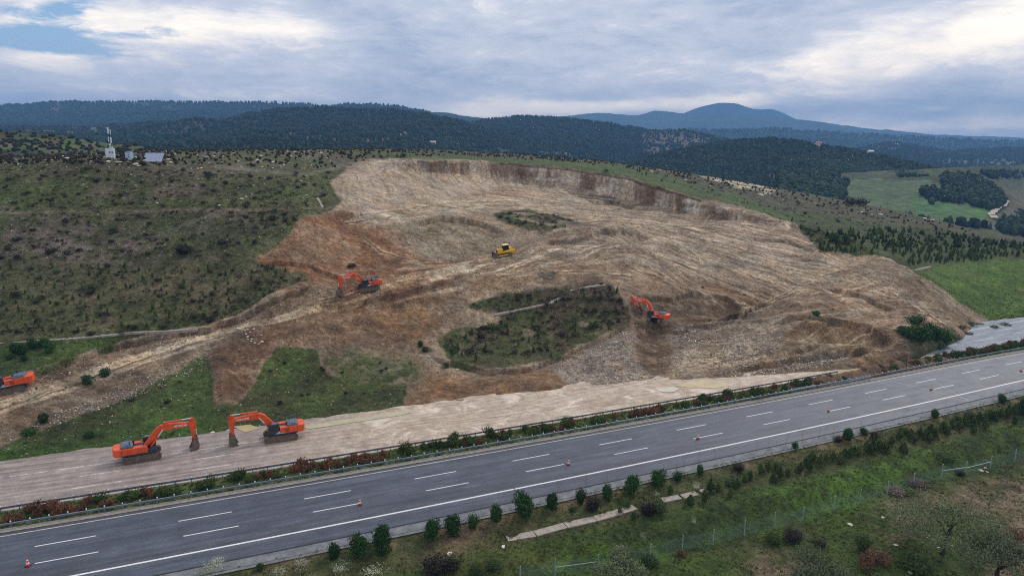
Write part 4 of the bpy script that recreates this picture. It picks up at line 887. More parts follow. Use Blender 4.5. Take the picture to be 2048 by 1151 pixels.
def track(mb_side, parent, x0, x1, yc, wd, ht, nshoe, material=None):
    """one crawler: belt of shoes, frame, sprocket and idler"""
    r = ht / 2; L_ = x1 - x0 - 2 * r
    per = 2 * L_ + 2 * math.pi * r
    def at(d, rr):
        d %= per
        if d < L_: return (x0 + r + d, ht / 2 - rr, 0.0)
        d -= L_
        if d < math.pi * r: a = -math.pi / 2 + d / r; return (x1 - r + rr * math.cos(a), ht / 2 + rr * math.sin(a), a + math.pi / 2)
        d -= math.pi * r
        if d < L_: return (x1 - r - d, ht / 2 + rr, math.pi)
        d -= L_; a = math.pi / 2 + d / r; return (x0 + r + rr * math.cos(a), ht / 2 + rr * math.sin(a), a + math.pi / 2)
    b = MB(); N = 40
    outer = [at(per * k / N, r - 0.03)[:2] for k in range(N)]; inner = [at(per * k / N, r - 0.13)[:2] for k in range(N)]
    vs = []
    for yy in (yc - wd / 2, yc + wd / 2):
        vs += [(x, yy, z) for x, z in outer] + [(x, yy, z) for x, z in inner]
    fs = []
    for k in range(N):
        j = (k + 1) % N
        fs += [(k, j, j + N, k + N), (k + 2 * N, k + 3 * N, j + 3 * N, j + 2 * N), (k, k + 2 * N, j + 2 * N, j), (k + N, j + N, j + 3 * N, k + 3 * N)]
    b.add(vs, fs)
    for k in range(nshoe):                               # grouser bars
        x, z, a = at(per * (k + .5) / nshoe, r + 0.0); c, s_ = math.cos(a), math.sin(a)
        prof = [(x + c * dx - s_ * -dz, z + s_ * dx + c * -dz) for dx, dz in ((-.055, -.06), (.055, -.06), (.03, .05), (-.03, .05))]
        b.prism(prof, yc - wd / 2 - .01, yc + wd / 2 + .01)
    t = b.build('track', material or MUDM, parent)
    f = MB(); f.box(x0 + r * .8, x1 - r * .8, yc - wd * .44, yc + wd * .44, ht * .13, ht * .88)
    for k in range(7): xx = x0 + r + (k + .5) * L_ / 7; f.tube((xx, yc - wd * .34, ht * .26), (xx, yc + wd * .34, ht * .26), .16, n=10)
    f.build('track_frame', material or MUDM, t)
    for xx, nm in ((x0 + r, 'sprocket'), (x1 - r, 'idler')):
        w_ = MB(); w_.tube((xx, yc - wd * .42, r), (xx, yc + wd * .42, r), r * .72, n=16); w_.tube((xx, yc - wd * .47, r), (xx, yc + wd * .47, r), r * .3, n=12); w_.build(nm, MUDM, t)
    return t

def rot2(p, a): c, s_ = math.cos(a), math.sin(a); return (p[0] * c - p[1] * s_, p[0] * s_ + p[1] * c)
def bucket_shell(b, pv, a, wd):
    """an open digging bucket hung from its pin: hollow scoop with side plates, lip and teeth"""
    outer = [(0.38, 0.12), (0.66, -0.5), (0.72, -1.15), (0.52, -1.65), (0.08, -1.92), (-0.55, -2.02), (-1.15, -1.98)]
    inner = [(0.26, 0.0), (0.54, -0.52), (0.60, -1.12), (0.42, -1.56), (0.02, -1.80), (-0.55, -1.90), (-1.1, -1.90)]
    W = lambda p: (pv[0] + rot2(p, a)[0], pv[1] + rot2(p, a)[1])
    n = len(outer); o = [W(p) for p in outer]; i = [W(p) for p in inner]
    for k in range(n - 1): b.prism([o[k], o[k + 1], i[k + 1], i[k]], -wd / 2, wd / 2)
    side = [(-0.32, 0.14), (0.38, 0.12)] + outer[1:] + [(-0.9, -1.62), (-0.5, -0.8)]
    sp = [W(p) for p in side]
    for y0, y1 in ((-wd / 2 - .03, -wd / 2 + .04), (wd / 2 - .04, wd / 2 + .03)): b.prism(sp, y0, y1)
    b.prism([W(p) for p in ((-0.3, 0.2), (0.4, 0.2), (0.4, -0.1), (-0.3, -0.05))], -0.34, 0.34)
    for k in range(5):
        yc = (k - 2) * wd * .235; b.prism([W(p) for p in ((-1.05, -1.86), (-1.08, -2.03), (-1.5, -1.98))], yc - .08, yc + .08)

def excavator(label, loc, rot, sc, house_yaw=0.0, boom=0.0, arm=0.0, bkt=0.0, text=True):
    root = empty('excavator', loc, rot, sc)
    tag(root, label, 'excavator', 'orange crawler excavators')
    for sy in (-1, 1): track(None, root, -2.95, 2.95, sy * 1.55, .75, 1.18, 46)
    u = MB(); u.box(-1.1, 1.1, -1.25, 1.25, .42, .92); u.prism([(-1.6, .5), (1.6, .5), (1.0, .95), (-1.0, .95)], -.6, .6); u.tube((0, 0, .9), (0, 0, 1.28), .85, n=24); u.build('undercarriage', DARKM, root)
    Hm = Matrix.Rotation(house_yaw, 4, 'Z')
    mk = lambda: MB(Hm)
    d = mk(); d.box(-3.1, 2.2, -1.58, 1.58, 1.28, 1.52); d.box(1.0, 2.15, -1.58, -.55, 1.52, 2.0); d.box(2.15, 2.35, -1.5, -.6, 1.28, 1.62); d.build('platform', NAVY, root, .03)
    b = mk(); b.prism([(-3.0, 1.52), (.95, 1.52), (.95, 2.5), (.2, 2.62), (-3.0, 2.66)], -1.6, -.62); b.build('right_side_body', ORANGE, root, .05)
    b = mk(); b.prism([(-3.0, 1.52), (.12, 1.52), (.12, 2.62), (-3.0, 2.66)], .62, 1.6); b.build('left_side_body', ORANGE, root, .05)
    for yy in (-1.612, 1.612):
        l = mk()
        for xa, xb in ((-2.75, -1.75), (-1.6, -.7), (-.55, .02)): l.box(xa, xb, yy - .012, yy + .012, 1.66, 2.48)
        l.build('side_door', ORANGE, root)
    g = mk()
    for k in range(6): g.box(-1.52, -.78, 1.62, 1.64, 1.75 + k * .12, 1.80 + k * .12)
    g.build('grille', DARKM, root)
    s_ = mk(); s_.prism([(.12, 1.52), (.95, 1.50), (.5, 1.86), (.12, 2.1)], 1.585, 1.625); s_.prism([(-.9, 1.53), (.12, 1.53), (.12, 1.68), (-.6, 1.66)], 1.60, 1.632); s_.build('body_stripe', SILVER, root)
    b = mk(); b.box(-3.0, .2, -.62, .62, 1.52, 2.45); b.build('inner_body', NAVY, root, .03)
    e = mk(); e.box(-3.05, -1.25, -1.3, 1.3, 2.66, 3.0); e.box(-2.8, -1.5, -1.05, 1.05, 3.0, 3.12)
    for k in range(7): e.box(-2.7 + k * .17, -2.62 + k * .17, -.95, .95, 3.12, 3.15)
    eh = e.build('engine_hood', HOOD, root, .06)
    r_ = mk(); z1 = 3.55
    for yy in (-1.35, 1.35):
        for xx in (-3.0, -2.1, -1.2): r_.tube((xx, yy, 2.66), (xx, yy, z1), .028, n=6)
        r_.tube((-3.0, yy, z1), (-1.2, yy, z1), .028, n=6)
    r_.tube((.1, -1.4, 2.5), (.1, -1.4, 3.3), .03, n=6); r_.tube((.9, -1.4, 2.4), (.9, -1.4, 3.2), .03, n=6); r_.tube((.1, -1.4, 3.3), (.9, -1.4, 3.2), .03, n=6)
    r_.build('handrail', HOOD, root)
    x_ = mk(); x_.tube((-1.75, -.7, 3.1), (-1.75, -.7, 3.62), .09, n=10); x_.build('exhaust_pipe', DARKM, root); x_ = mk(); x_.tube((-1.2, .55, 2.6), (-1.2, .55, 3.2), .16, n=12); x_.build('air_intake', DARKM, root)
    p = [(-3.0, -1.62), (-3.0, 1.62), (-3.9, 1.55), (-4.25, 1.15), (-4.38, .5), (-4.38, -.5), (-4.25, -1.15), (-3.9, -1.55)]
    c = mk(); c.slab(p, 1.36, 2.74); c.build('counterweight', ORANGE, root, .14)
    # cab on the left
    cabp = [(.28, 1.52), (2.12, 1.52), (2.28, 2.05), (1.98, 3.28), (1.7, 3.42), (.34, 3.42), (.28, 3.3)]
    c = mk(); c.prism(cabp, .62, 1.6); cab = c.build('cab', NAVY, root, .05)
    gl = mk()
    for yy in (.612, 1.606): gl.prism([(1.22, 2.0), (2.12, 2.08), (1.86, 3.16), (1.22, 3.2)], yy - .006, yy + .006); gl.prism([(.42, 2.25), (1.12, 2.1), (1.12, 3.2), (.42, 3.2)], yy - .006, yy + .006)
    vs = [(2.235, .72, 2.12), (2.235, 1.5, 2.12), (1.99, 1.5, 3.2), (1.99, .72, 3.2)]; gl.add([(x + dx, y, z) for dx in (0.03, 0.05) for x, y, z in vs], [(3,2,1,0),(4,5,6,7),(0,1,5,4),(1,2,6,5),(2,3,7,6),(3,0,4,7)])
    gl.build('cab_window', GLASSM, cab)
    h = mk(); h.box(.6, 1.5, .8, 1.42, 3.42, 3.47); h.build('roof_hatch', HOOD, cab, .01)
    # boom, arm, bucket: jointed in the plane of the machine
    F0 = (.55, 2.15); A1 = boom
    Wb = lambda p: (F0[0] + rot2(p, A1)[0], F0[1] + rot2(p, A1)[1])
    outline = [(-.25, -.22), (.12, -.30), (2.85, 2.12), (3.3, 2.28), (7.5, 2.35), (7.75, 2.55), (7.7, 2.95), (7.4, 3.02), (3.6, 3.38), (2.6, 3.3), (1.9, 2.85), (-.2, .22)]
    b = mk(); b.prism([Wb(p) for p in outline], -.33, .33); bo = b.build('boom', ORANGE, root, .05)
    c = mk(); c.prism([Wb(p) for p in ((3.0, 3.2), (3.6, 3.2), (3.5, 3.75), (3.15, 3.75))], -.2, .2); c.build('cylinder_bracket', ORANGE, bo, .02)
    if text:
        ctr = Wb((5.75, 2.72))
        for sy in (-1, 1):
            Mx = Hm @ Matrix.Translation((ctr[0], sy * .345, ctr[1])) @ Matrix.Rotation(-(A1 - .035), 4, 'Y') @ (Matrix.Rotation(R(90), 4, 'X') if sy < 0 else Matrix.Rotation(R(180), 4, 'Z') @ Matrix.Rotation(R(90), 4, 'X'))
            lettering('HITACHI', .52, LETTER, Mx, bo)
    tip = Wb((7.55, 2.72)); A2 = arm
    Wa = lambda p: (tip[0] + rot2(p, A2)[0], tip[1] + rot2(p, A2)[1])
    b = mk(); b.prism([Wa(p) for p in ((-.22, .95), (.28, 1.05), (.62, .15), (.45, -1.0), (.28, -3.15), (-.16, -3.15), (-.42, -.4), (-.42, .1))], -.27, .27); ar = b.build('arm', ORANGE, root, .04)
    bp = Wa((.05, -3.0)); A3 = bkt
    b = mk(); bucket_shell(b, bp, A3, 1.75); b.build('bucket', MUDM, root)
    lk = mk(); lp = Wa((.55, -2.3)); lb = (bp[0] + rot2((.45, -.05), A3)[0], bp[1] + rot2((.45, -.05), A3)[1]); la = Wa((.1, -2.5))
    for yy in (-.3, .3): lk.tube((lp[0], yy, lp[1]), (lb[0], yy, lb[1]), .07, n=8); lk.tube((lp[0], yy, lp[1]), (la[0], yy, la[1]), .06, n=8)
    lk.build('bucket_link', DARKM, root)
    # hydraulic cylinders, each with its bright rod
    def cyl(p0, p1, y, r, f=.58):
        a = mk(); q0 = Vector((p0[0], y, p0[1])); q1 = Vector((p1[0], y, p1[1])); md = q0.lerp(q1, f); a.tube(q0, md, r, n=12); cc = a.build('hydraulic_cylinder', ORANGE, root)
        a = mk(); a.tube(md, q1, r * .55, n=10); a.build('rod', CHROME, cc)
    for y in (-.44, .44): cyl((1.35, 1.75), Wb((2.95, 2.55)), y, .15, .62)
    cyl(Wb((3.3, 3.6)), Wa((.0, .98)), 0, .16, .66); cyl(Wa((.55, .75)), lp, 0, .13, .6)
    return root

def seat_on(px0, py0, px1, py1, get):
    """position and heading of a machine whose tracks run from picture point 0 (rear) to 1 (front)"""
    a, b = get(px0, py0), get(px1, py1); return (a + b) / 2, (b - a)
G0 = lambda px, py: ground(px, py, 0.01)
p, f = seat_on(248, 921, 322, 908, G0); f.z = 0
excavator('orange excavator facing right on the muddy road at lower left, bucket on the ground', p, frame_from(f), .86, 0, R(0), R(4), R(2))
p, f = seat_on(596, 870, 526, 880, G0); f.z = 0
p.x += 0; excavator('orange excavator facing left on the muddy road, nose to nose with another', p, frame_from(f), .86, 0, R(-1), R(1), R(0))
p, f = seat_on(756, 573, 712, 581, hill); f.z *= .5
excavator('smaller orange excavator on the dirt ramp halfway up the brown slope', p + Vector((0, 0, -.05)), frame_from(f), .80, R(3), R(-2), R(6), R(15))
p = hill(1311, 640); fw = Vector((-.45, -1.0, 0)); hd = frame_from(fw, (-.05, -.12, 1)); 
hv_ = Vector((-.86, .5, 0)); yaw = math.atan2(fw.normalized().cross(hv_.normalized()).z, fw.normalized().dot(hv_.normalized()))
excavator('orange excavator digging on the bare slope right of the green patch, boom raised', p + Vector((0, 0, .1)), hd, .79, yaw, R(10), R(-38), R(-20), True)
p, f = seat_on(60, 772, -18, 792, hill)
excavator('orange excavator cut off by the left edge of the picture on the access track', p + Vector((0, 0, .0)), frame_from(f), .88, 0, R(8), R(-10), R(10))

# bulldozer
def bulldozer(label, loc, rot, sc):
    root = empty('bulldozer', loc, rot, sc); tag(root, label, 'bulldozer')
    for sy in (-1, 1): track(None, root, -2.0, 2.0, sy * 1.1, .6, 1.05, 36)
    b = MB(); b.box(-1.6, 1.7, -.75, .75, .6, 1.25); b.build('chassis', YELLOW, root, .04)
    b = MB(); b.prism([(.35, 1.25), (2.05, 1.25), (2.05, 2.1), (1.9, 2.22), (.35, 2.3)], -.62, .62); hd = b.build('engine_hood', YELLOW, root, .06)
    g = MB(); g.box(2.052, 2.09, -.5, .5, 1.3, 2.05); g.build('grille', DARKM, hd)
    x_ = MB(); x_.tube((1.3, -.2, 2.2), (1.3, -.2, 2.95), .07, n=10); x_.build('exhaust_pipe', DARKM, root)
    for sy in (-1, 1):
        f_ = MB(); f_.prism([(-2.0, 1.22), (1.1, 1.22), (.8, 1.5), (-.2, 1.72), (-1.9, 1.85)], sy * 1.1 - .32, sy * 1.1 + .32); f_.build('fender', YELLOW, root, .04)
    c = MB(); c.prism([(-1.35, 1.72), (.3, 1.72), (.42, 2.1), (.15, 3.15), (-1.25, 3.15)], -.8, .8); cb = c.build('cab', mat('cab_black', (26, 26, 26), .4, var=.05), root, .03)
    gl = MB()
    for yy in (-.806, .806): gl.prism([(-.45, 2.05), (.27, 2.15), (.05, 3.0), (-.45, 3.0)], yy - .006, yy + .006); gl.prism([(-1.25, 2.1), (-.58, 2.1), (-.58, 3.0), (-1.18, 3.0)], yy - .006, yy + .006)
    gl.build('cab_window', GLASSM, cb)
    r_ = MB(); r_.box(-1.45, .35, -.95, .95, 3.15, 3.28); r_.build('cab_roof', mat('pale_yellow', (236, 214, 130), .5, var=.05), cb, .04)
    t = MB(); t.box(-2.2, -1.38, -.8, .8, 1.5, 2.3); t.build('fuel_tank', YELLOW, root, .06)
    # blade: a curved mouldboard with push arms
    bl = MB(); n = 9; pf_ = []
    for k in range(n): a = -1 + 2 * k / (n - 1); pf_.append((2.85 - .22 * (1 - a * a) + (.12 if k == 0 else 0), .15 + (a + 1) * .68))
    prof = pf_ + [(x - .1, z) for x, z in reversed(pf_)]
    for k in range(n - 1): bl.prism([pf_[k], pf_[k + 1], (pf_[k + 1][0] - .1, pf_[k + 1][1]), (pf_[k][0] - .1, pf_[k][1])], -2.0, 2.0)
    bl.box(2.6, 3.0, 1.95, 2.03, .12, 1.5); bl.box(2.6, 3.0, -2.03, -1.95, .12, 1.5); bl.build('blade', MUDM, root)
    for sy in (-1, 1):
        a = MB(); a.tube((-.6, sy * 1.52, .6), (2.65, sy * 1.52, .42), .13, n=8); a.tube((1.2, sy * .5, 1.5), (2.62, sy * .7, .9), .09, n=8); a.build('push_arm', YELLOW, root)
    rp = MB(); rp.box(-2.9, -2.1, -.7, -.5, .8, 1.6); rp.box(-2.9, -2.1, .5, .7, .8, 1.6); rp.box(-3.1, -2.8, -1.0, 1.0, 1.05, 1.4)
    for yy in (-.75, 0, .75): rp.prism([(-3.1, 1.7), (-2.85, 1.7), (-2.85, .7), (-2.6, .35), (-3.05, .75)], yy - .06, yy + .06)
    rp.build('ripper', YELLOW, root, .02)
    return root
p, f = seat_on(1022, 508, 996, 512, hill)
bulldozer('yellow bulldozer with a black cab on the pale rutted ramp in the middle', p + Vector((0, 0, .1)), frame_from(f), 1.0)

# ------------------------------------------------------------------ traffic cones
CR = mat('cone_red', (214, 52, 40), .5, var=.06); CW = mat('cone_white', (236, 236, 236), .5, var=.04); CB = mat('cone_base', (40, 30, 30), .7, var=.1)
cone_w = ['nearest the bottom left corner', 'second from the left, at the end of a dash', 'third from the left, by a dash end', 'fourth from the left, by a dash start', 'fifth from the left', 'second from the right edge', 'last and farthest, at the right edge']
proto = None
for i, (px, py) in enumerate([(56, 1131), (720, 1009), (1137, 929), (1396, 877), (1657, 822), (1862, 779), (2042, 742)]):
    if proto is None:
        proto = empty('traffic_cone', ground(px, py, .01)); b = MB(); b.box(-.25, .25, -.25, .25, 0, .05); b.build('base', CB, proto, .01)
        zs = [0.05, .3, .5, .68, .82, 1.05]; rs = [.2, .155, .12, .09, .065, .03]
        b = MB(); b.tube((0, 0, .05), (0, 0, 1.05), .2, .03, 16); b.build('body', CR, proto)
        for k in (1, 3): b = MB(); b.tube((0, 0, zs[k]), (0, 0, zs[k + 1]), rs[k] + .012, rs[k + 1] + .012, 16); b.build('band', CW, proto)
        o = proto
    else:
        o = proto.copy(); col.objects.link(o); o.location = ground(px, py, .01)
        for ch in list(proto.children): c_ = ch.copy(); col.objects.link(c_); c_.parent = o
    tag(o, 'red and white traffic cone, ' + cone_w[i], 'traffic cone', 'traffic cones along the lane line')

# ------------------------------------------------------------------ guardrails
GALV = mat('galvanised_steel', (124, 136, 148), .42, .5, var=.12, nscale=.8, dirt=((92, 90, 84), .25)); REFL = mat('reflector_white', (240, 240, 240), .4, var=.03)
def guardrail(label, s0, s1, t0, face, zr=.02):
    root = empty('guardrail', (0, 0, 0)); tag(root, label, 'guardrail', 'steel guardrails of the median')
    prof = [(0, .46), (.07, .50), (.07, .56), (0, .60), (.07, .64), (.07, .70), (0, .74)]
    ss = np.arange(s0, s1 + .1, 2.0); vs, fs = [], []; n = len(prof)
    for s in ss:
        for off in (0, -.012):
            for d, z in prof: x_, y_ = st2xy(s, t0 + face * (d + off)); vs.append((float(x_), float(y_), z + zr))
    for k in range(len(ss) - 1):
        for o_ in (0, n):
            for j in range(n - 1):
                a = k * 2 * n + o_ + j; b_ = a + 2 * n; fs.append((a, a + 1, b_ + 1, b_))
        for j in (0, n - 1): a = k * 2 * n + j; b_ = a + 2 * n; fs.append((a, b_, b_ + n, a + n))
    b = MB(); b.add(vs, fs); b.build('rail', GALV, root)
    pm = MB(); pm.box(-.05, .05, -.03, .03, -.3, .80); pm.box(-.06, .06, -.03, .16 if face > 0 else .03, .55, .66)
    rm = MB(); rm.box(-.06, .06, -.05, .05, .80, .95)
    first = None; mids = sorted(ss, key=lambda s: abs(s - 10)); near = sorted(mids[:100]); rest = mids[100:]
    for s in near:
        x_, y_ = st2xy(s, t0 - face * .06); lc = (float(x_), float(y_), zr)
        if first is None:
            first = pm.build('post', GALV, root); first.location = lc; first.rotation_euler = (0, 0, HD); fr = rm.build('reflector', REFL, first)
        else:
            o = first.copy(); col.objects.link(o); o.parent = root; o.location = lc; r_ = fr.copy(); col.objects.link(r_); r_.parent = o
    if rest:
        b = MB()
        for s in rest: x_, y_ = st2xy(s, t0 - face * .06); b.M = Matrix.Translation((float(x_), float(y_), zr)) @ Matrix.Rotation(HD, 4, 'Z'); b.box(-.05, .05, -.03, .03, -.3, .8)
        tag(b.build('distant_posts', GALV, root), kind='stuff')
guardrail('long grey guardrail beside the clean carriageway', -44, 240, 5.55, -1)
guardrail('grey guardrail beside the muddy road, half hidden by median bushes', -44, 120, 10.2, 1)
# torn length of rail lying in the median by the heap
b = MB(); p0 = ground(1480, 812, .5)
for (a_, c_) in (((1555, 786, .3), (1600, 775, .5)), ((1600, 775, .5), (1655, 766, .35)), ((1655, 766, .35), (1700, 762, .5)), ((1660, 770, .2), (1742, 752, .7))):
    A_ = ground(*a_); B_ = ground(*c_); b.tube(A_, B_, .12, n=4); 
tag(b.build('broken_guardrail', GALV, None), 'bent broken length of guardrail lying in the median beside the earth heap', 'guardrail')

# ------------------------------------------------------------------ foliage builders
def leaf_mesh(name, n, rx, ry, rz, size, seed, material, lumps=5, hollow=0.35, flat=0.0, taper=0.0, upright=0.0, stems=None, aspect=1.0):
    """crown of n leaf quads spread through a lumpy volume resting on z=0"""
    r = np.random.default_rng(seed)
    d = r.normal(size=(n, 3)); d /= np.linalg.norm(d, axis=1)[:, None]
    lump = np.ones(n)
    for _ in range(lumps):
        c = r.normal(size=3); c /= np.linalg.norm(c); lump += 0.30 * np.clip((d @ c) - .55, 0, 1) / .45 - 0.05
    rad = (hollow + (1 - hollow) * r.random(n) ** .5) * lump * (1 + .15 * r.normal(size=n))
    p = d * rad[:, None]
    if taper: k = 1 - taper * np.clip((p[:, 2] + 1) / 2, 0, 1); p[:, 0] *= k; p[:, 1] *= k
    p = p * np.array([rx, ry, rz]) + np.array([0, 0, rz * .95]); p[:, 2] = np.maximum(p[:, 2], .02)
    nrm = d + r.normal(size=(n, 3)) * .8; nrm[:, 2] += .4; nrm /= np.linalg.norm(nrm, axis=1)[:, None]
    a = np.cross(nrm, r.normal(size=(n, 3))); a[:, 2] += upright; a /= np.linalg.norm(a, axis=1)[:, None]; b_ = np.cross(nrm, a); b_ /= np.linalg.norm(b_, axis=1)[:, None] + 1e-9
    sz = size * r.uniform(.6, 1.4, n)[:, None]
    V_ = np.stack([p - a * sz * aspect, p - b_ * sz * .5, p + a * sz * aspect, p + b_ * sz * .5], 1).reshape(-1, 3)
    F_ = np.arange(4 * n).reshape(-1, 4)
    return np_mesh(name, V_, F_, material, False)
def branchy(seed, h, n1, spread, r0, depth=3, n=5, mb=None, lean=.0):
    r = random.Random(seed); b = mb or MB()
    def grow(p, d, ln, rad, dep):
        segs = 3; 
        for _ in range(segs):
            q_ = p + d * ln / segs; b.tube(p, q_, rad, rad * .82, n, cap=False); p = q_; rad *= .82; d = (d + Vector((r.uniform(-1, 1), r.uniform(-1, 1), r.uniform(-.2, .6))) * .18).normalized()
        if dep == 0: return
        for _ in range(n1):
            nd = (d + Vector((r.uniform(-1, 1), r.uniform(-1, 1), r.uniform(-.1, .5))) * spread).normalized(); grow(p, nd, ln * r.uniform(.55, .8), rad * .75, dep - 1)
    grow(Vector((0, 0, -.1)), Vector((lean, 0, 1)).normalized(), h * .42, r0, depth); return b
BARK = mat('bark', (84, 72, 62), .9, var=.25, nscale=6); BARKD = mat('dark_bark', (52, 44, 40), .9, var=.25, nscale=6)
PINEG = leafmat('pine_green', (34, 60, 28), (54, 86, 36), 1.5); PINED = leafmat('pine_dull', (56, 74, 36), (86, 98, 48), 1.2); DKSH = leafmat('dark_shrub', (36, 31, 30), (56, 49, 41), 1.2); MEDG = leafmat('median_green', (52, 70, 34), (80, 92, 44), 1.0)
MEDR = leafmat('median_russet', (92, 62, 46), (126, 86, 60), 1.2); OLIVE = leafmat('olive_grey', (78, 88, 64), (112, 120, 88), .8); SHG = leafmat('bush_green', (40, 58, 32), (70, 86, 40), .8); DRYB = leafmat('dry_brown', (84, 60, 46), (112, 80, 58), 1.0); PALEB = leafmat('pale_flower', (150, 156, 128), (196, 198, 170), 3.0); PURP = leafmat('bare_twigs', (92, 78, 76), (122, 104, 98), 1.0)
def plant(name, meshes, loc, sc, yaw, label, cat, group, parts=None):
    """a thing with crown (and stem) copies sharing mesh data"""
    o = bpy.data.objects.new(name, None); col.objects.link(o); o.location = loc; o.scale = sc; o.rotation_euler = (0, 0, yaw); tag(o, label, cat, group)
    for nm, me in meshes: c = bpy.data.objects.new(nm, me); col.objects.link(c); c.parent = o
    return o
def single(name, me, loc, sc, yaw, label, cat, group):
    o = bpy.data.objects.new(name, me); col.objects.link(o); o.location = loc; o.scale = sc; o.rotation_euler = (0, 0, yaw); return tag(o, label, cat, group)
def stem_mesh(seed, h, r0, material):
    b = MB(); b.tube((0, 0, -.25), (0, 0, h), r0, r0 * .5, 7); me = bpy.data.meshes.new('trunk'); me.from_pydata(b.v, [], b.f); me.materials.append(material); return me
ru = random.uniform

# round young pines along the verge of the clean carriageway: (foot px, foot py, height px, width px)
crowns = [leaf_mesh('crown', 1500, 1, 1, 1, .10, 20 + k, PINEG, lumps=7, hollow=.5, upright=.7, aspect=1.2) for k in range(4)]
trunkm = stem_mesh(1, 1.0, .07, BARK)
ORD = ['first', 'second', 'third', 'fourth', 'fifth', 'sixth', 'seventh', 'eighth', 'ninth', 'tenth', 'eleventh', 'twelfth', 'thirteenth', 'fourteenth', 'fifteenth', 'sixteenth', 'seventeenth', 'eighteenth', 'nineteenth', 'twentieth']
rp_ = [(521, 1140, 18, 16), (671, 1114, 33, 26), (718, 1110, 50, 39), (763, 1099, 56, 42), (862, 1075, 44, 34), (904, 1066, 44, 36), (946, 1055, 30, 24), (994, 1042, 36, 27), (1048, 1034, 58, 44), (1104, 1014, 34, 28), (1160, 1008, 32, 23), (1214, 996, 30, 25), (1264, 984, 42, 33), (1314, 970, 36, 34), (1356, 959, 20, 20), (1400, 948, 22, 17), (1590, 895, 14, 13), (1694, 879, 26, 24), (1726, 867, 14, 17), (1868, 836, 20, 17), (2004, 806, 20, 18)]
for i, (px, py, hp, wp) in enumerate(rp_):
    p = land(px, py); dist = math.hypot(p.y, H) ; h = hp * dist / F * 1.02; w_ = wp * dist / F / 2
    plant('pine_tree', [('crown', crowns[i % 4]), ('trunk', trunkm)], p + Vector((0, 0, -.05)), (w_ * .92, w_ * .92, h / 2 * .98), ru(0, 6), 'round bushy young pine on the near verge, %s of the row from the left' % (ORD[i] if i < 20 else 'twenty first'), 'pine tree', 'round young pines in a row along the near verge')
# conical young conifers further right between verge and ditch
cone_c = [leaf_mesh('crown', 700, 1, 1, 1, .15, 40 + k, PINED, lumps=6, hollow=.25, taper=.75, upright=.4) for k in range(4)]
cl = [(1255,1015,22),(1380,1010,26),(1340,985,20),(1420,985,30),(1410,1000,26),(1435,980,22),(1460,992,20),(1475,975,22),(1266,1040,20),(1240,1025,16),(1490,965,20),(1560,955,24),(1576,950,20),(1500,958,22),(1520,948,24),(1535,940,20),(1550,938,18),(1545,962,20),(1600,945,24),(1620,940,24),(1612,928,18),(1625,920,24),(1640,930,26),(1652,925,20),(1664,920,22),(1680,925,28),(1690,912,20),(1700,914,22),(1708,906,18),(1716,912,24),(1733,903,26),(1745,906,30),(1757,898,24),(1770,905,28),(1782,890,22),(1800,880,24),(1820,875,22),(1808,905,26),(1830,885,24),(1840,870,20),(1850,880,26),(1862,868,24),(1860,884,20),(1870,874,20),(1885,862,24),(1895,868,22),(1905,855,20),(1918,860,24),(1930,850,24),(1945,852,22),(1956,842,24),(1968,848,26),(1980,838,24),(1990,842,26),(2002,835,22),(2015,832,26),(2028,828,24),(2040,826,22),(1948,866,18),(1972,858,20),(2030,845,18)]
for i, (px, py, hp) in enumerate(cl):
    p = land(px, py); h = hp * math.hypot(p.y, H) / F
    plant('young_conifer', [('crown', cone_c[i % 4]), ('trunk', trunkm)], p, (h * .42, h * .42, h * .5), ru(0, 6), 'dull green young conifer in the ragged belt between the near road and the ditch', 'conifer', 'young conifers in the belt above the ditch')
# bare roadside saplings with a few dead leaves
sap = []
for k in range(4):
    b = branchy(60 + k, 2.6, 3, .75, .035, 3, 4); me = bpy.data.meshes.new('stems'); me.from_pydata(b.v, [], b.f); me.materials.append(PURP); sap.append(me)
for i, (px, py, hp) in enumerate([(962,1029,34),(1010,1010,22),(1023,1018,22),(1115,988,34),(1172,975,34),(1215,962,26),(1352,942,28),(1366,936,30),(1397,925,40),(1430,918,28),(1513,905,34),(1538,900,28),(1552,898,20),(1571,893,34),(1604,884,36),(1622,880,18),(1637,878,30),(1650,868,22),(1666,870,24),(1720,860,26),(1748,850,16),(1806,840,26),(1826,836,18),(1842,832,22),(1890,818,26),(1912,814,20),(1986,800,26),(2010,795,22),(2020,793,28)]):
    p = land_st(*xy2st(*ground(px, py, -.3)[:2])) if False else ground(px, py, -.2); h = hp * math.hypot(p.y, H) / F
    single('bare_sapling', sap[i % 4], p, (h / 2.6 * .8, h / 2.6 * .8, h / 2.6), ru(0, 6), 'thin leafless sapling growing beside the gutter of the near carriageway', 'sapling', 'leafless saplings beside the gutter')
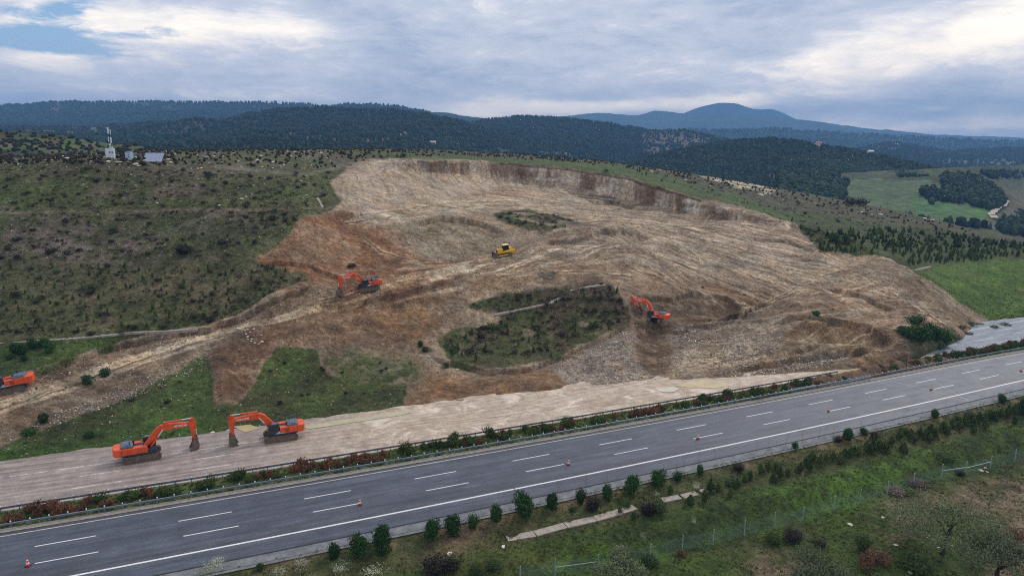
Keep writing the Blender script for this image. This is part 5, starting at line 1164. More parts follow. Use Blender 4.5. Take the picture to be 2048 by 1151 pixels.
# shrubs of the near land: (px, py, width px, height px, kind)
NEARB = [(435,1120+10,36,22,'pale'),(420,1142,44,22,'pale'),(560,1146,40,16,'pale'),(600,1130,40,14,'pale'),(680,1140,40,18,'pale'),(745,1146,50,18,'pale'),(870,1148,54,40,'dark'),(900,1140,40,26,'dark'),(955,1145,30,20,'green'),(985,1138,30,22,'green'),(1186,1018,34,26,'dark'),(1143,1020,12,10,'green'),(1284,1075,18,18,'pale'),(1388,1046,14,14,'pale'),(1296,1030,34,26,'dark'),(1315,1022,40,28,'green'),(1290,1012,20,12,'pale'),(1312,990,18,12,'pale'),(1392,975,22,14,'pale'),(1478,940,26,16,'dark'),(1465,970,34,16,'green'),(1676,883,20,14,'dark'),(1748,876,18,14,'dark'),(1806,865,22,14,'green'),(1916,838,18,12,'green'),(1940,832,26,14,'green'),(2046,828,22,34,'pine'),
         (1545,1085,36,26,'green'),(1585,1080,42,22,'dark'),(1790,985,46,16,'purp'),(1832,970,44,16,'purp'),(1812,985,40,14,'green'),(1918,950,22,12,'dark'),(1725,1100,30,36,'green'),(1730,1140,36,40,'dry'),(1760,1125,50,26,'dry'),(1640,1090,26,12,'dark'),(2030,1085,36,34,'dry'),(1830,1140,70,30,'green'),(1300,1130,40,24,'green'),(1362,1110,20,14,'dry'),(1890,915,50,16,'green')]
bm_ = {'pale': leaf_mesh('foliage', 500, 1, 1, .8, .05, 1, PALEB, hollow=.2), 'dark': leaf_mesh('foliage', 1400, 1, 1, .9, .085, 2, DKSH, hollow=.3), 'green': leaf_mesh('foliage', 1400, 1, 1, .8, .08, 3, SHG, hollow=.3), 'dry': leaf_mesh('foliage', 700, 1, 1, .9, .09, 4, DRYB, hollow=.2), 'purp': leaf_mesh('foliage', 1200, 1, 1, .8, .07, 5, PURP, hollow=.3), 'pine': crowns[0]}
bl_ = {'pale': ('pale whitish flowering weed clump on the near land below the road', 'weed', 'pale flowering clumps'), 'dark': ('dark brown dead looking shrub on the near land below the road', 'shrub', 'dark shrubs below the road'), 'green': ('low olive green shrub on the near land below the road', 'shrub', 'low green shrubs below the road'), 'dry': ('rusty brown dried bush near the bottom right corner', 'bush', 'rusty dried bushes'), 'purp': ('grey purple leafless thicket at the foot of the wire fence', 'thicket', 'leafless thickets by the fence'), 'pine': ('dark round pine cut by the right edge of the picture', 'pine tree', None)}
for px, py, wp, hp, kd in NEARB:
    p = land(px, py); k = math.hypot(p.y, H) / F; o = single('weed_clump' if kd == 'pale' else 'shrub', bm_[kd], p + Vector((0, 0, -.1)), (wp * k / 2, wp * k / 2, hp * k / 1.7), ru(0, 6), *bl_[kd])
# olive trees at the bottom right: (foot px, foot py, height px, crown width px)
for i, (px, py, hp, wp, lb) in enumerate([(1884, 1105, 100, 215, 'grey green olive tree with a dark bent trunk at the bottom right'), (1985, 1175, 110, 160, 'grey olive tree at the bottom right corner behind the larger one'), (1630, 1215, 105, 170, 'feathery grey green olive tree cut by the bottom edge left of the corner'), (1235, 1175, 72, 110, 'small grey olive bush in front of the fence at the bottom centre')]):
    p = land(min(px, 2040), min(py, 1150)) if py < 1151 else Vector(point_z(px, py, -3.0)); k = math.hypot(p.y, H) / F
    h = hp * k * 1.05; w_ = wp * k / 2
    root = empty('olive_tree', p + Vector((0, 0, -.1))); tag(root, lb, 'olive tree')
    b = branchy(80 + i, h * .85, 4, .95, .05 * h, 3, 7, lean=.15); b.build('trunk', BARKD, root)
    r = np.random.default_rng(200 + i); V_, F_ = [], []; off = 0
    nclu = 24; tot = 0
    for c_ in range(nclu):
        an = r.uniform(0, 6.28); rr_ = w_ * .80 * r.random() ** .6; cz = h * (.52 + .40 * r.random() * (1 - .45 * (rr_ / w_)))
        me = leaf_mesh('tmp', 430, w_ * .30, w_ * .30, h * .18, .09, 300 + i * 40 + c_, OLIVE, lumps=3, hollow=.05, upright=.5, aspect=1.3)
        n = len(me.vertices); co = np.empty(n * 3, np.float32); me.vertices.foreach_get('co', co); co = co.reshape(-1, 3) + np.array([math.cos(an) * rr_, math.sin(an) * rr_, cz - h * .17]); V_.append(co); bpy.data.meshes.remove(me); tot += n
    V_ = np.concatenate(V_); me = np_mesh('crown', V_, np.arange(tot).reshape(-1, 4), OLIVE, False); link('crown', me, root)

# ------------------------------------------------------------------ median bushes
medm = [(leaf_mesh('foliage', 620, 1, .62, .62, .10, 400 + k, MEDG if k % 2 else MEDR, lumps=6, hollow=.15, upright=.9, aspect=1.5)) for k in range(6)]
s = -40.0; i = 0
while s < 118:
    red = vnoise(np.array([s / 7.0]), np.array([3.3]))[0] + ru(-.25, .25) > .5
    t_ = ru(6.7, 9.3); x_, y_ = st2xy(s, t_); me = medm[(0, 2, 4)[i % 3] if red else (1, 3, 5)[i % 3]]; k_ = ru(.7, 1.25) * (1.0 if ru(0, 1) < .85 else 1.45)
    o = single('median_bush', me, (float(x_), float(y_), .0), (k_, k_, k_ * ru(.8, 1.2)), ru(0, 6), ('russet brown bush' if red else 'green feathery bush') + ' in the planted median between the guardrails', 'bush', 'russet bushes of the median' if red else 'green bushes of the median')
    s += ru(.5, 1.3) + (2.2 if ru(0, 1) < .07 else 0); i += 1
s = 126.0
while s < 225:
    x_, y_ = st2xy(s, ru(6.6, 9.4)); red = ru(0, 1) < .35; k_ = ru(.8, 1.3)
    single('median_bush', medm[(0 if red else 1)], (float(x_), float(y_), 0), (k_, k_, k_), ru(0, 6), ('russet brown bush' if red else 'dark green bush') + ' in the median past the end of the earth heap', 'bush', 'bushes of the median past the heap'); s += ru(.9, 1.5)
# long grass and low weeds in the median, on the verge and on the hill: uncountable tufts
tuft = []
for k in range(4):
    rr = np.random.default_rng(k + 70); vs = []; fs = []
    for j in range(7):
        an = rr.uniform(0, 6.28); c, s_ = math.cos(an), math.sin(an); l_ = rr.uniform(.5, 1.1); o_ = rr.uniform(-.5, .5, 2); h_ = rr.uniform(.3, .9)
        n0 = len(vs); vs += [(o_[0] - .16 * s_, o_[1] + .16 * c, 0), (o_[0] + .16 * s_, o_[1] - .16 * c, 0), (o_[0] + c * l_ * .6, o_[1] + s_ * l_ * .6, h_)]; fs.append((n0, n0 + 1, n0 + 2))
    tuft.append((np.array(vs), np.array(fs)))
GT = tonemat('grass_tone', .9, .8, .2)
rr = np.random.default_rng(77)
n = 9000; ss = rr.uniform(-42, 235, n); tt = rr.uniform(5.75, 10.1, n); x_, y_ = st2xy(ss, tt)
scatter('median_grass', 'green grass and weeds under the bushes of the median', 'grass', np.stack([x_, y_, np.full(n, .02)], -1), .34, tuft, GT, [(66, 92, 36), (80, 100, 44), (88, 84, 50), (56, 76, 34)], seed=10)
n = 52000; i_ = rr.integers(8, 200, n * 2); j_ = rr.integers(0, nsv, n * 2); a = az_[i_, j_]; cc = C[i_, j_]
keep = np.nonzero(fbm(ax[i_, j_], ay[i_, j_], 3, 3, 79) > -.25)[0][:n]; i_, j_ = i_[keep], j_[keep]
P_ = np.stack([ax[i_, j_] + rr.uniform(-.2, .2, len(keep)), ay[i_, j_] + rr.uniform(-.2, .2, len(keep)), az_[i_, j_] - .02], -1)
gt = scatter('grass', 'rough grass on the land between the near road and the fence', 'grass', P_, .26, tuft, GT, [(68, 82, 38), (80, 92, 44), (92, 90, 56), (54, 64, 32), (78, 104, 40)], seed=11)

# concrete ditch slabs below the near road, and the hillside channels
def channel(name, label, pts, wd, get, gap=0.0, th=.18, lift=.08, material=CONC):
    P_ = [get(*p) for p in pts]; root = empty(name, P_[0]); tag(root, label, 'drainage channel'); base = P_[0]
    P2 = []
    for a, c in zip(P_[:-1], P_[1:]):
        n_s = max(1, int((c - a).length / 3.0))
        for k in range(n_s): P2.append(a.lerp(c, k / n_s))
    P2.append(P_[-1])
    for a, c in zip(P2[:-1], P2[1:]):
        d = (c - a); l_ = d.length; M_ = Matrix.Translation(a - base + Vector((0, 0, lift))) @ frame_from(d).to_4x4(); b = MB(M_)
        b.prism([(0.04, -.6), (l_ - .05 - gap * ru(0, 1), -.6), (l_ - .05 - gap * ru(0, 1), ru(0, .05)), (0.04, ru(0, .05))], -wd / 2, wd / 2)
        b.build('slab', material, root)
    return root
SLAB = mat('pale_slab', (158, 146, 136), .85, var=.12, nscale=1.5, dirt=((110, 98, 84), .3))
channel('ditch_channel', 'broken pale concrete ditch slabs below the near verge at the bottom centre', [(1014, 1077), (1070, 1068), (1130, 1052), (1190, 1036), (1240, 1022), (1270, 1014)], 1.25, land, .05, material=SLAB)
channel('ditch_channel', 'short pale concrete ditch pieces among the conifers right of the broken slabs', [(1322, 1002), (1362, 993), (1400, 984), (1430, 976)], 1.1, land, .8, material=SLAB)
channel('hill_channel', 'grey concrete channel climbing the green patch in the middle of the dig', [(988, 627), (1020, 621), (1060, 612), (1100, 603), (1122, 592)], .95, hill, .1, material=SLAB)
channel('hill_channel', 'grey concrete channel at the top of the green patch near the excavated edge', [(1140, 578), (1170, 572), (1212, 566)], .9, hill, .1, material=SLAB)
channel('hill_channel', 'straight pale channel running down beside the left rim of the pit', [(614, 356), (622, 372), (634, 393), (645, 412)], .8, hill, material=SLAB)
channel('hill_channel', 'long thin grey channel across the green hillside at the left edge', [(-20, 687), (60, 680), (130, 675), (200, 669), (260, 663), (330, 659), (396, 655)], .85, hill, material=SLAB)
channel('hill_channel', 'pale channel between the plantation and the bright green field on the right', [(1828, 537), (1860, 533), (1900, 530), (1935, 526)], .8, hill, material=SLAB)

# ------------------------------------------------------------------ wire fence
fp = [(1040,1166),(1110,1151),(1196,1140),(1300,1122),(1364,1103),(1426,1089),(1488,1072),(1548,1056),(1605,1041),(1667,1020),(1719,1007),(1774,989),(1826,972),(1882,956),(1930,949),(1980,936),(2029,922),(2075,912)]
root = empty('wire_fence', (0, 0, 0)); tag(root, 'see-through wire mesh fence on steel posts at the lower right', 'fence')
FPOST = mat('fence_post', (158, 172, 178), .5, .3, var=.1)
FW = bpy.data.materials.new('wire_mesh'); FW.use_nodes = True; q = NT(FW.node_tree); bs = q.n['Principled BSDF']; bs.inputs['Base Color'].default_value = lin((120, 150, 140)) + (1,); bs.inputs['Roughness'].default_value = .5
uv = q.n.new('ShaderNodeTexCoord').outputs['UV']; x, y, z = q.sep(uv)
w1 = q.math('FRACT', q.math('MULTIPLY', q.math('ADD', x, y), 9.0)); w2 = q.math('FRACT', q.math('MULTIPLY', q.math('SUBTRACT', x, y), 9.0))
q.put(bs.inputs['Alpha'], q.math('MAXIMUM', q.math('LESS_THAN', w1, .085), q.math('LESS_THAN', w2, .085)))
P_ = []
for px, py in fp:
    v = Vector(point_z(px, py, -2.7)); s_, t_ = xy2st(v.x, v.y); v.z = land_st(s_, t_).z if py < 1150 else -2.7; P_.append(v)
hp_ = 2.1
vs, fs, uvs = [], [], []; run = 0
for k, v in enumerate(P_):
    if k: run += (v - P_[k - 1]).length
    vs += [tuple(v), tuple(v + Vector((0, 0, hp_ * .95)))]; uvs += [(run, 0), (run, hp_)]
    if k: n = len(vs); fs.append((n - 4, n - 2, n - 1, n - 3))
me = bpy.data.meshes.new('mesh_panel'); me.from_pydata(vs, [], fs); ul = me.uv_layers.new(name='uv')
for lp in me.loops: ul.data[lp.index].uv = uvs[lp.vertex_index]
me.materials.append(FW); link('mesh_panel', me, root)
for k, v in enumerate(P_): b = MB(Matrix.Translation(v)); b.tube((0, 0, -.3), (0, 0, hp_ + .15), .06, n=6); b.build('post', FPOST, root)
for a, c in ((1, 2), (13, 14), (14, 15)):
    b = MB(); b.tube(P_[a] + Vector((0, 0, hp_ * .55)), P_[c] + Vector((0, 0, hp_ * .6)), .045, n=6); b.build('rail', FPOST, root)

# ------------------------------------------------------------------ telecom and solar station on the crest
WHT = mat('cabinet_white', (206, 212, 222), .5, var=.06, nscale=1.0, dirt=((150, 150, 150), .15))
def upright(px, py): return hill(px, py)
p = hill(219, 316); k = 1366 / math.hypot(p.y, 5)
root = empty('cabinet', p, Matrix.Rotation(R(8), 3, 'Z')); tag(root, 'tall white equipment cabinet at the foot of the antenna mast', 'cabinet')
b = MB(); b.box(-1.15, 1.15, -.5, .5, -.3, .3); b.build('plinth', CONC, root); b = MB(); b.box(-1.12, 1.12, -.45, .45, .3, 2.95); bd = b.build('body', WHT, root, .03)
for xx in (0.1, .72): b = MB(); b.box(xx - .13, xx + .13, -.49, -.45, 1.55, 2.0); b.build('vent', DARKM, bd)
p = p + Vector((-.1, .8, 0))
root = empty('antenna_mast', p); tag(root, 'slim leaning looking antenna mast with white panel antennas on the left crest', 'mast')
b = MB(); b.tube((0, 0, 0), (0, 0, 8.6), .11, .07, 10); b.build('pole', DARKM, root)
for dx, z0, z1, wd in ((-.22, 6.9, 8.7, .40), (.38, 6.7, 8.1, .2), (-.28, 4.5, 6.0, .18), (.34, 4.3, 6.0, .36), (-.05, 3.6, 4.15, .42), (.5, 2.9, 3.3, .4), (-.1, 3.0, 3.4, .25)):
    b = MB(); b.box(dx - wd / 2, dx + wd / 2, -.32, -.14, z0, z1); b.build('panel_antenna', WHT, root, .03)
b = MB()
for z in (4.6, 5.8, 7.0, 7.9, 3.2, 3.9): b.box(-.4, .55, -.14, -.08, z, z + .08)
b.build('bracket', DARKM, root)
p = hill(260, 317); root = empty('equipment_box', p, Matrix.Rotation(R(-20), 3, 'Z')); tag(root, 'pale blue grey equipment box between the mast cabinet and the solar panels', 'equipment box')
b = MB(); b.box(-.95, .95, -.6, .6, 0, 2.25); bd = b.build('body', mat('box_blue', (168, 188, 206), .5, var=.08), root, .03)
for z in (.8, 1.3, 1.9): b = MB(); b.box(.25, .5, -.64, -.6, z, z + .22); b.build('vent', DARKM, bd)
b = MB(); b.tube((-.7, .3, 2.2), (-.7, .3, 3.3), .04); b.tube((-.4, .3, 2.2), (-.4, .3, 3.1), .03); b.build('aerial', DARKM, root)
p = hill(308, 321); root = empty('solar_array', p, Matrix.Rotation(R(-14), 3, 'Z')); tag(root, 'tilted solar panel array on a frame on the left crest', 'solar panels')
PVM = mat('solar_cell', (132, 140, 170), .22, var=.06, spec=.8, nscale=.5); TILT = Matrix.Translation((0, 0, 1.35)) @ Matrix.Rotation(R(14), 4, 'Z') @ Matrix.Rotation(R(38), 4, 'X') @ Matrix.Shear('XY', 4, (0.0, 0.0)) if False else Matrix.Translation((0, 0, 1.3)) @ Matrix.Rotation(R(22), 4, 'Z') @ Matrix.Rotation(R(36), 4, 'X')
for ix in range(4):
    for iy in range(2):
        b = MB(TILT); x0 = -2.5 + ix * 1.26; y0 = -2.0 + iy * 2.02; b.box(x0, x0 + 1.2, y0, y0 + 1.95, 0, .06); pn = b.build('solar_panel', PVM, root)
b = MB(TILT)
for ix in range(5): b.box(-2.56 + ix * 1.26, -2.5 + ix * 1.26, -2.05, 2.0, -.05, .09)
for iy in (-2.06, -.07, 1.95): b.box(-2.56, 2.54, iy, iy + .06, -.05, .085)
b.build('panel_frame', SILVER, root)
b = MB()
for xx in (-2.0, 0, 2.0):
    for yy in (-1.3, 1.5): b.tube((xx, yy, -.4), (xx, yy, 1.25 + yy * .5), .06, n=6)
b.build('support_leg', DARKM, root)

# ------------------------------------------------------------------ hillside plants and stones
FL = NR - 12
def pick(n, poly, seed, need=None, mind=0.0, wexp=1.0, rowmax=None):
    r = np.random.default_rng(seed); mk = inpoly(QX[:FL], QY[:FL], poly)
    if need is not None: mk &= need[:FL]
    wgt = mk * gy[:FL] ** wexp; wgt = (wgt / wgt.sum()).ravel(); idx = r.choice(wgt.size, min(n * 6, int(mk.sum())), p=wgt, replace=False); out = []
    for q_ in idx:
        P0 = GP[:FL].reshape(-1, 3)[q_]
        if mind and any((P0[0] - o_[0]) ** 2 + (P0[1] - o_[1]) ** 2 < mind * mind for o_ in out): continue
        out.append(P0)
        if len(out) >= n: break
    return out
green = dirt < .25
shr = [leaf_mesh('foliage', 260, 1, 1, .7, .14, 500 + k, DKSH, lumps=4, hollow=.3) for k in range(4)] + [leaf_mesh('foliage', 260, 1, 1, .75, .14, 510 + k, SHG, lumps=4, hollow=.3) for k in range(2)]
def shrubs(n, poly, seed, s0, s1, lab, grp, greenp=.12, mind=1.2, need=green, nm='hill_shrub'):
    r = random.Random(seed)
    for p in pick(n, poly, seed, need, mind):
        g_ = r.random() < greenp; k = r.uniform(s0, s1) * (1.5 if r.random() < .08 else 1); single(nm, shr[r.randrange(4, 6) if g_ else r.randrange(4)], Vector(p) + Vector((0, 0, -.12 * k)), (k * r.uniform(.8, 1.3), k, k * r.uniform(.7, 1.0)), r.uniform(0, 6), ('olive green ' if g_ else 'dark brown ') + lab, 'shrub', ('green ' if g_ else 'dark ') + grp)
shrubs(66, [(0,335),(660,345),(660,415),(0,422)], 1, .45, .85, 'low shrub on the upper terrace of the left hill', 'shrubs of the upper left terrace')
shrubs(44, [(0,425),(620,420),(500,515),(0,520)], 2, .5, .95, 'round shrub on the middle stony terrace of the left hill', 'shrubs of the middle left terrace')
shrubs(34, [(0,525),(560,530),(600,560),(420,645),(0,680)], 3, .45, .9, 'round shrub on the lower dark green slope of the left hill', 'shrubs of the lower left slope')
shrubs(40, [(0,300),(700,296),(720,318),(640,345),(0,335)], 4, .6, 1.3, 'bush along the crest of the left hill', 'bushes on the left crest', .35)
shrubs(26, [(900,600),(1250,570),(1250,640),(1100,710),(880,720)], 5, .5, 1.0, 'shrub on the green patch inside the dig', 'shrubs of the green patch in the dig', .35)
shrubs(26, [(1250,330),(1560,395),(1900,460),(1900,475),(1640,490),(1500,420)], 6, .6, 1.2, 'low shrub on the slope behind the right side of the pit', 'shrubs behind the right of the pit', .2)
shrubs(28, [(720,296),(1250,318),(1560,380),(1560,395),(1250,348),(900,316),(720,316)], 7, .6, 1.4, 'bush on the crest behind the pit wall', 'bushes on the crest behind the pit', .3)
shrubs(8, [(985,425),(1150,430),(1140,460),(1000,455)], 8, .5, .9, 'shrub on the small green island below the pit floor', 'shrubs of the small green island')
shrubs(10, [(380,740),(800,700),(800,800),(500,860),(100,880)], 9, .4, .7, 'small round shrub on the green slope above the muddy road', 'shrubs above the muddy road', .2)
shrubs(10, [(1640,455),(2040,480),(2048,500),(1640,500)], 10, .7, 1.2, 'shrub at the top edge of the plantation', 'shrubs above the plantation', .3)
for px, py, wp in [(258,651,9),(152,663,11),(182,667,13),(244,666,10),(268,655,13),(328,655,10),(572,725,9),(644,733,8),(684,744,7),(773,735,8),(604,790,9),(617,787,8),(726,786,7),(370,506,30),(372,505,26),(336,480,9),(1093,607,12),(1125,596,11),(1138,596,9),(1022,617,8),(1200,568,9),(1405,572,6),(1489,588,6),(1700,407,22),(1725,408,20),(1716,405,16),(700,532,14),(708,530,10),(1018,484,4),(1840,640,20)]:
    p = hill(px, py); k = p.length / F * wp * .58; single('round_shrub', shr[int(px) % 4], p + Vector((0, 0, -.1)), (k, k, k * .85), ru(0, 6), 'larger dark rounded bush standing out on the hillside', 'shrub', 'larger rounded bushes of the hillside')
# green bushy trees
GB = [leaf_mesh('crown', 900, 1, 1, 1, .12, 600 + k, PINEG, lumps=7, hollow=.45, upright=.6) for k in range(3)]
GBL = [(30,702,20,22,'by the channel at the left edge'),(42,706,20,24,'by the channel at the left edge'),(64,694,18,22,'by the channel at the left edge'),(87,690,18,20,'by the channel at the left edge'),(98,702,20,22,'by the channel at the left edge'),(18,716,12,12,'by the channel at the left edge'),(48,718,12,14,'by the channel at the left edge'),
       (175,766,22,22,'below the access track at left'),(210,750,20,20,'below the access track at left'),(90,842,18,22,'on the spoil slope above the muddy road'),(60,864,26,14,'on the spoil slope above the muddy road'),(180,870,18,14,'on the spoil slope above the muddy road'),
       (1828,646,30,18,'on the slumped earth at the right'),(1806,664,24,18,'on the slumped earth at the right'),(1822,676,34,30,'on the slumped earth at the right'),(1842,680,36,34,'on the slumped earth at the right'),(1858,672,34,30,'on the slumped earth at the right'),(1874,676,30,26,'on the slumped earth at the right'),(1892,682,24,20,'on the slumped earth at the right'),
       (1632,628,16,12,'alone on the bare right slope'),(840,690,12,16,'at the left tip of the green patch'),(850,700,16,14,'at the left tip of the green patch'),(895,735,14,16,'below the green patch')]
for px, py, wp, hp, wh in GBL:
    p = hill(px, py); k = p.length / F; plant('green_bush', [('crown', GB[int(px) % 3]), ('trunk', trunkm)], p + Vector((0, 0, -.2)), (wp * k / 2, wp * k / 2, hp * k / 2), ru(0, 6), 'dense green bushy tree ' + wh, 'bushy tree', 'green bushy trees ' + wh)
# low debris shrubs at the toe of the slump
for px, py, wp, hp in [(1925,655,14,8),(1945,648,18,8),(1960,650,16,8),(1935,668,16,7),(1915,678,16,8),(1990,662,16,10),(2010,650,18,8),(1880,695,20,12)]:
    p = hill(px, py); k = p.length / F; single('uprooted_shrub', shr[4 + px % 2], p, (wp * k / 2, wp * k / 2, hp * k / 1.6), ru(0, 6), 'flattened green shrub at the toe of the slumped earth on the right', 'shrub', 'flattened shrubs at the toe of the slump')
# planted rows of young conifers on the right
spr = [leaf_mesh('crown', 150, 1, 1, 1, .26, 700 + k, PINED, lumps=4, hollow=.2, taper=.8, upright=.3) for k in range(5)]
PLANT = [(1640,470),(1700,462),(1800,460),(1900,466),(2048,486),(2048,512),(1930,522),(1830,532),(1790,512),(1640,500)]
n = 0; rr = random.Random(5)
extra = []
for r_ in range(17):
    for c_ in range(60):
        py = 528 - r_ * 4.1 + rr.uniform(-1.5, 1.5); px = 1636 + c_ * 7.1 + (r_ % 2) * 3.5 + rr.uniform(-2, 2)
        if not inpoly(np.array([px]), np.array([py]), PLANT)[0] or rr.random() < .15: continue
        p = hill(px, py); h = rr.uniform(1.5, 2.5); n += 1
        if n > 285: extra.append(tuple(p)); continue
        single('young_conifer', spr[n % 5], p + Vector((0, 0, -.1)), (h * .34, h * .34, h * .5), rr.uniform(0, 6), 'small dark green conifer of the planted rows on the right behind the green field', 'conifer', 'planted conifers on the right slope')
scatter('far_conifers', 'farther small conifers of the same planted rows near the crest', 'conifers', np.array(extra), 2.0, TT_[:3], TM, [(50,64,34), (60,72,38), (44,56,32)], seed=15, wide=1.2)
def seedlings(n, poly, seed, h0, h1, lab, grp, need=green):
    r = random.Random(seed)
    for p in pick(n, poly, seed + 50, need, 1.5): h = r.uniform(h0, h1); single('seedling', spr[r.randrange(5)], Vector(p) + Vector((0, 0, -.05)), (h * .36, h * .36, h * .5), r.uniform(0, 6), lab, 'seedling', grp)
shr_t = []
for k in range(4):
    r = np.random.default_rng(k + 31); d = r.normal(size=(26, 3)); d /= np.linalg.norm(d, axis=1)[:, None]; d[:, 2] = np.abs(d[:, 2]) * .75; d *= r.uniform(.6, 1.1, (26, 1)); a = r.normal(size=(26, 3)) * .3; b_ = r.normal(size=(26, 3)) * .3
    shr_t.append((np.concatenate([d, d + a, d + b_]), np.stack([np.arange(26), np.arange(26) + 26, np.arange(26) + 52], 1)))
P_ = np.concatenate([np.array(pick(260, [(0,335),(660,345),(660,415),(0,422)], 81, green, 1.0)), np.array(pick(190, [(0,425),(620,420),(500,515),(0,520)], 82, green, 1.0)), np.array(pick(120, [(0,525),(560,530),(600,560),(420,645),(0,680)], 83, green, 1.0)), np.array(pick(220, [(1250,330),(1560,395),(1900,460),(1900,475),(1640,490),(1500,420)], 84, green, 1.0)), np.array(pick(200, [(900,600),(1250,570),(1250,640),(1100,710),(880,720)], 85, green, .6)), np.array(pick(60, [(985,425),(1150,430),(1140,460),(1000,455)], 86, green, .6))])
scatter('low_shrubs', 'many small dark heath shrubs dotted over the green parts of the hill', 'shrubs', P_, .55, shr_t, TM, [(50,42,40), (58,50,42), (44,44,34), (60,58,40)], seed=14, wide=1.15)
seedlings(150, [(0,525),(560,535),(590,560),(480,620),(330,652),(0,672)], 1, .7, 1.5, 'small planted pine seedling on the lower dark green slope at left', 'pine seedlings of the left slope')
seedlings(42, [(900,640),(1250,575),(1255,640),(1100,715),(900,725)], 2, .8, 1.7, 'young green pine on the green patch inside the dig', 'young pines of the green patch')
seedlings(60, [(1000,305),(1250,330),(1500,395),(1560,430),(1900,500),(1640,500),(1500,410),(1250,345)], 3, .9, 1.8, 'young pine on the far slope behind the pit', 'young pines behind the pit')
# leafless little trees on the bright green field, and two above the muddy road
for i, p in enumerate(pick(26, [(1850,560),(1940,540),(2048,525),(2048,590),(1990,620),(1900,590)], 21, green, 3)):
    single('bare_tree', sap[i % 4], Vector(p), (1.0, 1.0, 1.3), ru(0, 6), 'thin bare young tree on the bright green field at the right', 'bare tree', 'bare young trees of the green field')
for px, py in ((788, 730), (816, 728)): single('bare_tree', sap[0], hill(px, py), (1.6, 1.6, 1.6), ru(0, 6), 'pale bare tree on the green slope above the muddy road', 'bare tree', 'pale bare trees above the muddy road')

# stones
def rock_mesh(seed, material):
    me = bpy.data.meshes.new('rock'); import bmesh
    bm = bmesh.new(); bmesh.ops.create_icosphere(bm, subdivisions=2, radius=1); r = random.Random(seed); ps = [Vector((r.gauss(0, 1), r.gauss(0, 1), r.gauss(0, 1))).normalized() for _ in range(9)]
    for v in bm.verts:
        for p_ in ps:
            d = v.co.dot(p_)
            if d > .62: v.co -= p_ * (d - .62)
        v.co.z *= .65
    bm.to_mesh(me); bm.free(); me.materials.append(material); return me
ROCKM = mat('pale_rock', (206, 196, 180), .9, var=.15, nscale=2); rocks = [rock_mesh(k, ROCKM) for k in range(5)]
def boulders(lst, lab, grp, s0, s1, seed=0):
    r = random.Random(seed)
    for p in lst: k = r.uniform(s0, s1); single('boulder', rocks[r.randrange(5)], Vector(p) + Vector((0, 0, k * .15)), (k * r.uniform(.8, 1.4), k, k * r.uniform(.6, 1)), r.uniform(0, 6), lab, 'boulder', grp)
boulders(pick(16, [(470,656),(505,656),(530,668),(524,692),(500,684)], 31, None, .35), 'white boulder in the tipped heap beside the access track', 'white boulders beside the access track', .16, .38)
boulders(pick(26, [(60,314),(100,312),(340,318),(380,336),(190,330),(60,326)], 32, None, .8), 'pale boulder on the crest around the mast and solar panels', 'boulders around the mast', .4, .9)
boulders(pick(36, [(380,305),(690,302),(660,335),(400,340)], 33, green, 1.0), 'white stone on the scrubby crest right of the solar panels', 'white stones on the crest', .3, .75)
boulders(pick(24, [(150,345),(600,350),(640,410),(300,415)], 34, green, 1.0), 'small white stone on the upper left terrace', 'white stones of the left terrace', .2, .5)
boulders(pick(14, [(1560,392),(1800,425),(1900,445),(1880,452),(1700,425),(1560,400)], 35, green, .9), 'white boulder on the far right crest', 'white boulders of the right crest', .4, 1.0)
boulders(pick(14, [(1130,300),(1130,322),(1180,332),(1250,345),(1450,380),(1450,360),(1250,325)], 36, green, .9), 'pale stone on the crest behind the pit wall', 'pale stones behind the pit', .3, .8)
boulders([hill(424, 866), hill(458, 865), hill(486, 863)], 'pale block on the grass edge beside the muddy road', 'pale blocks beside the muddy road', .4, .6)
boulders([land(1007, 1093), land(1960, 940), land(1970, 935), land(1975, 943), land(1790, 1090), land(1876, 1095), land(1905, 1092), land(1764, 1035), land(1700, 1050), land(1820, 1143), land(900, 1105)], 'pale stone lying on the near land at the bottom', 'pale stones of the near land', .16, .4)
# broken concrete bits beside the muddy road
for i, (px, py, wp) in enumerate([(860,714,7),(915,738,8),(820,822,10),(850,815,14),(880,808,12),(920,798,12),(655,606,7)]):
    p = hill(px, py); k = p.length / F * wp / 2; b = MB(Matrix.Translation(p) @ Matrix.Rotation(ru(0, 3), 4, 'Z') @ Matrix.Rotation(ru(-.3, .3), 4, 'X')); b.slab([(-k * 1.3, -k * .7), (k * .8, -k), (k * 1.4, k * .2), (k * .4, k), (-k, k * .6)], -.1, .22); tag(b.build('concrete_piece', SLAB), 'flat broken slab of pale concrete lying on the loose earth', 'concrete slab', 'broken concrete slabs on the earth')
# loose rubble: uncountable
pebv = []
for k in range(4):
    r = np.random.default_rng(k); v = np.array([(1,0,0),(-1,0,0),(0,1,0),(0,-1,0),(0,0,.8),(0,0,-.6)]) * r.uniform(.6, 1.2, (6, 1)); pebv.append((v, np.array([(0,2,4),(2,1,4),(1,3,4),(3,0,4),(2,0,5),(1,2,5),(3,1,5),(0,3,5)])))
RUB = [[(1105,720),(1170,700),(1268,650),(1270,720),(1325,765),(1180,775),(1130,768)], [(1340,655),(1560,640),(1580,705),(1480,738),(1340,728)], [(1430,740),(1640,705),(1700,715),(1500,772)], [(60,850),(300,752),(410,700),(415,740),(250,800),(80,862)], [(480,655),(525,660),(560,850),(430,820)]]
def rubble(n, poly, seed, size, tones, lab, need):
    P_ = np.array(pick(n, poly, seed, need, 0, 1.0)); scatter('rubble', lab, 'rubble', P_ + np.array([0, 0, size * .1]), size, pebv, RM, tones, seed=seed, jit=.7)
STN = [(196,186,172),(160,148,136),(136,122,110),(150,138,124),(120,106,96)]
rubble(1100, RUB[0], 41, .17, STN, 'grey and white rubble below the green patch', None)
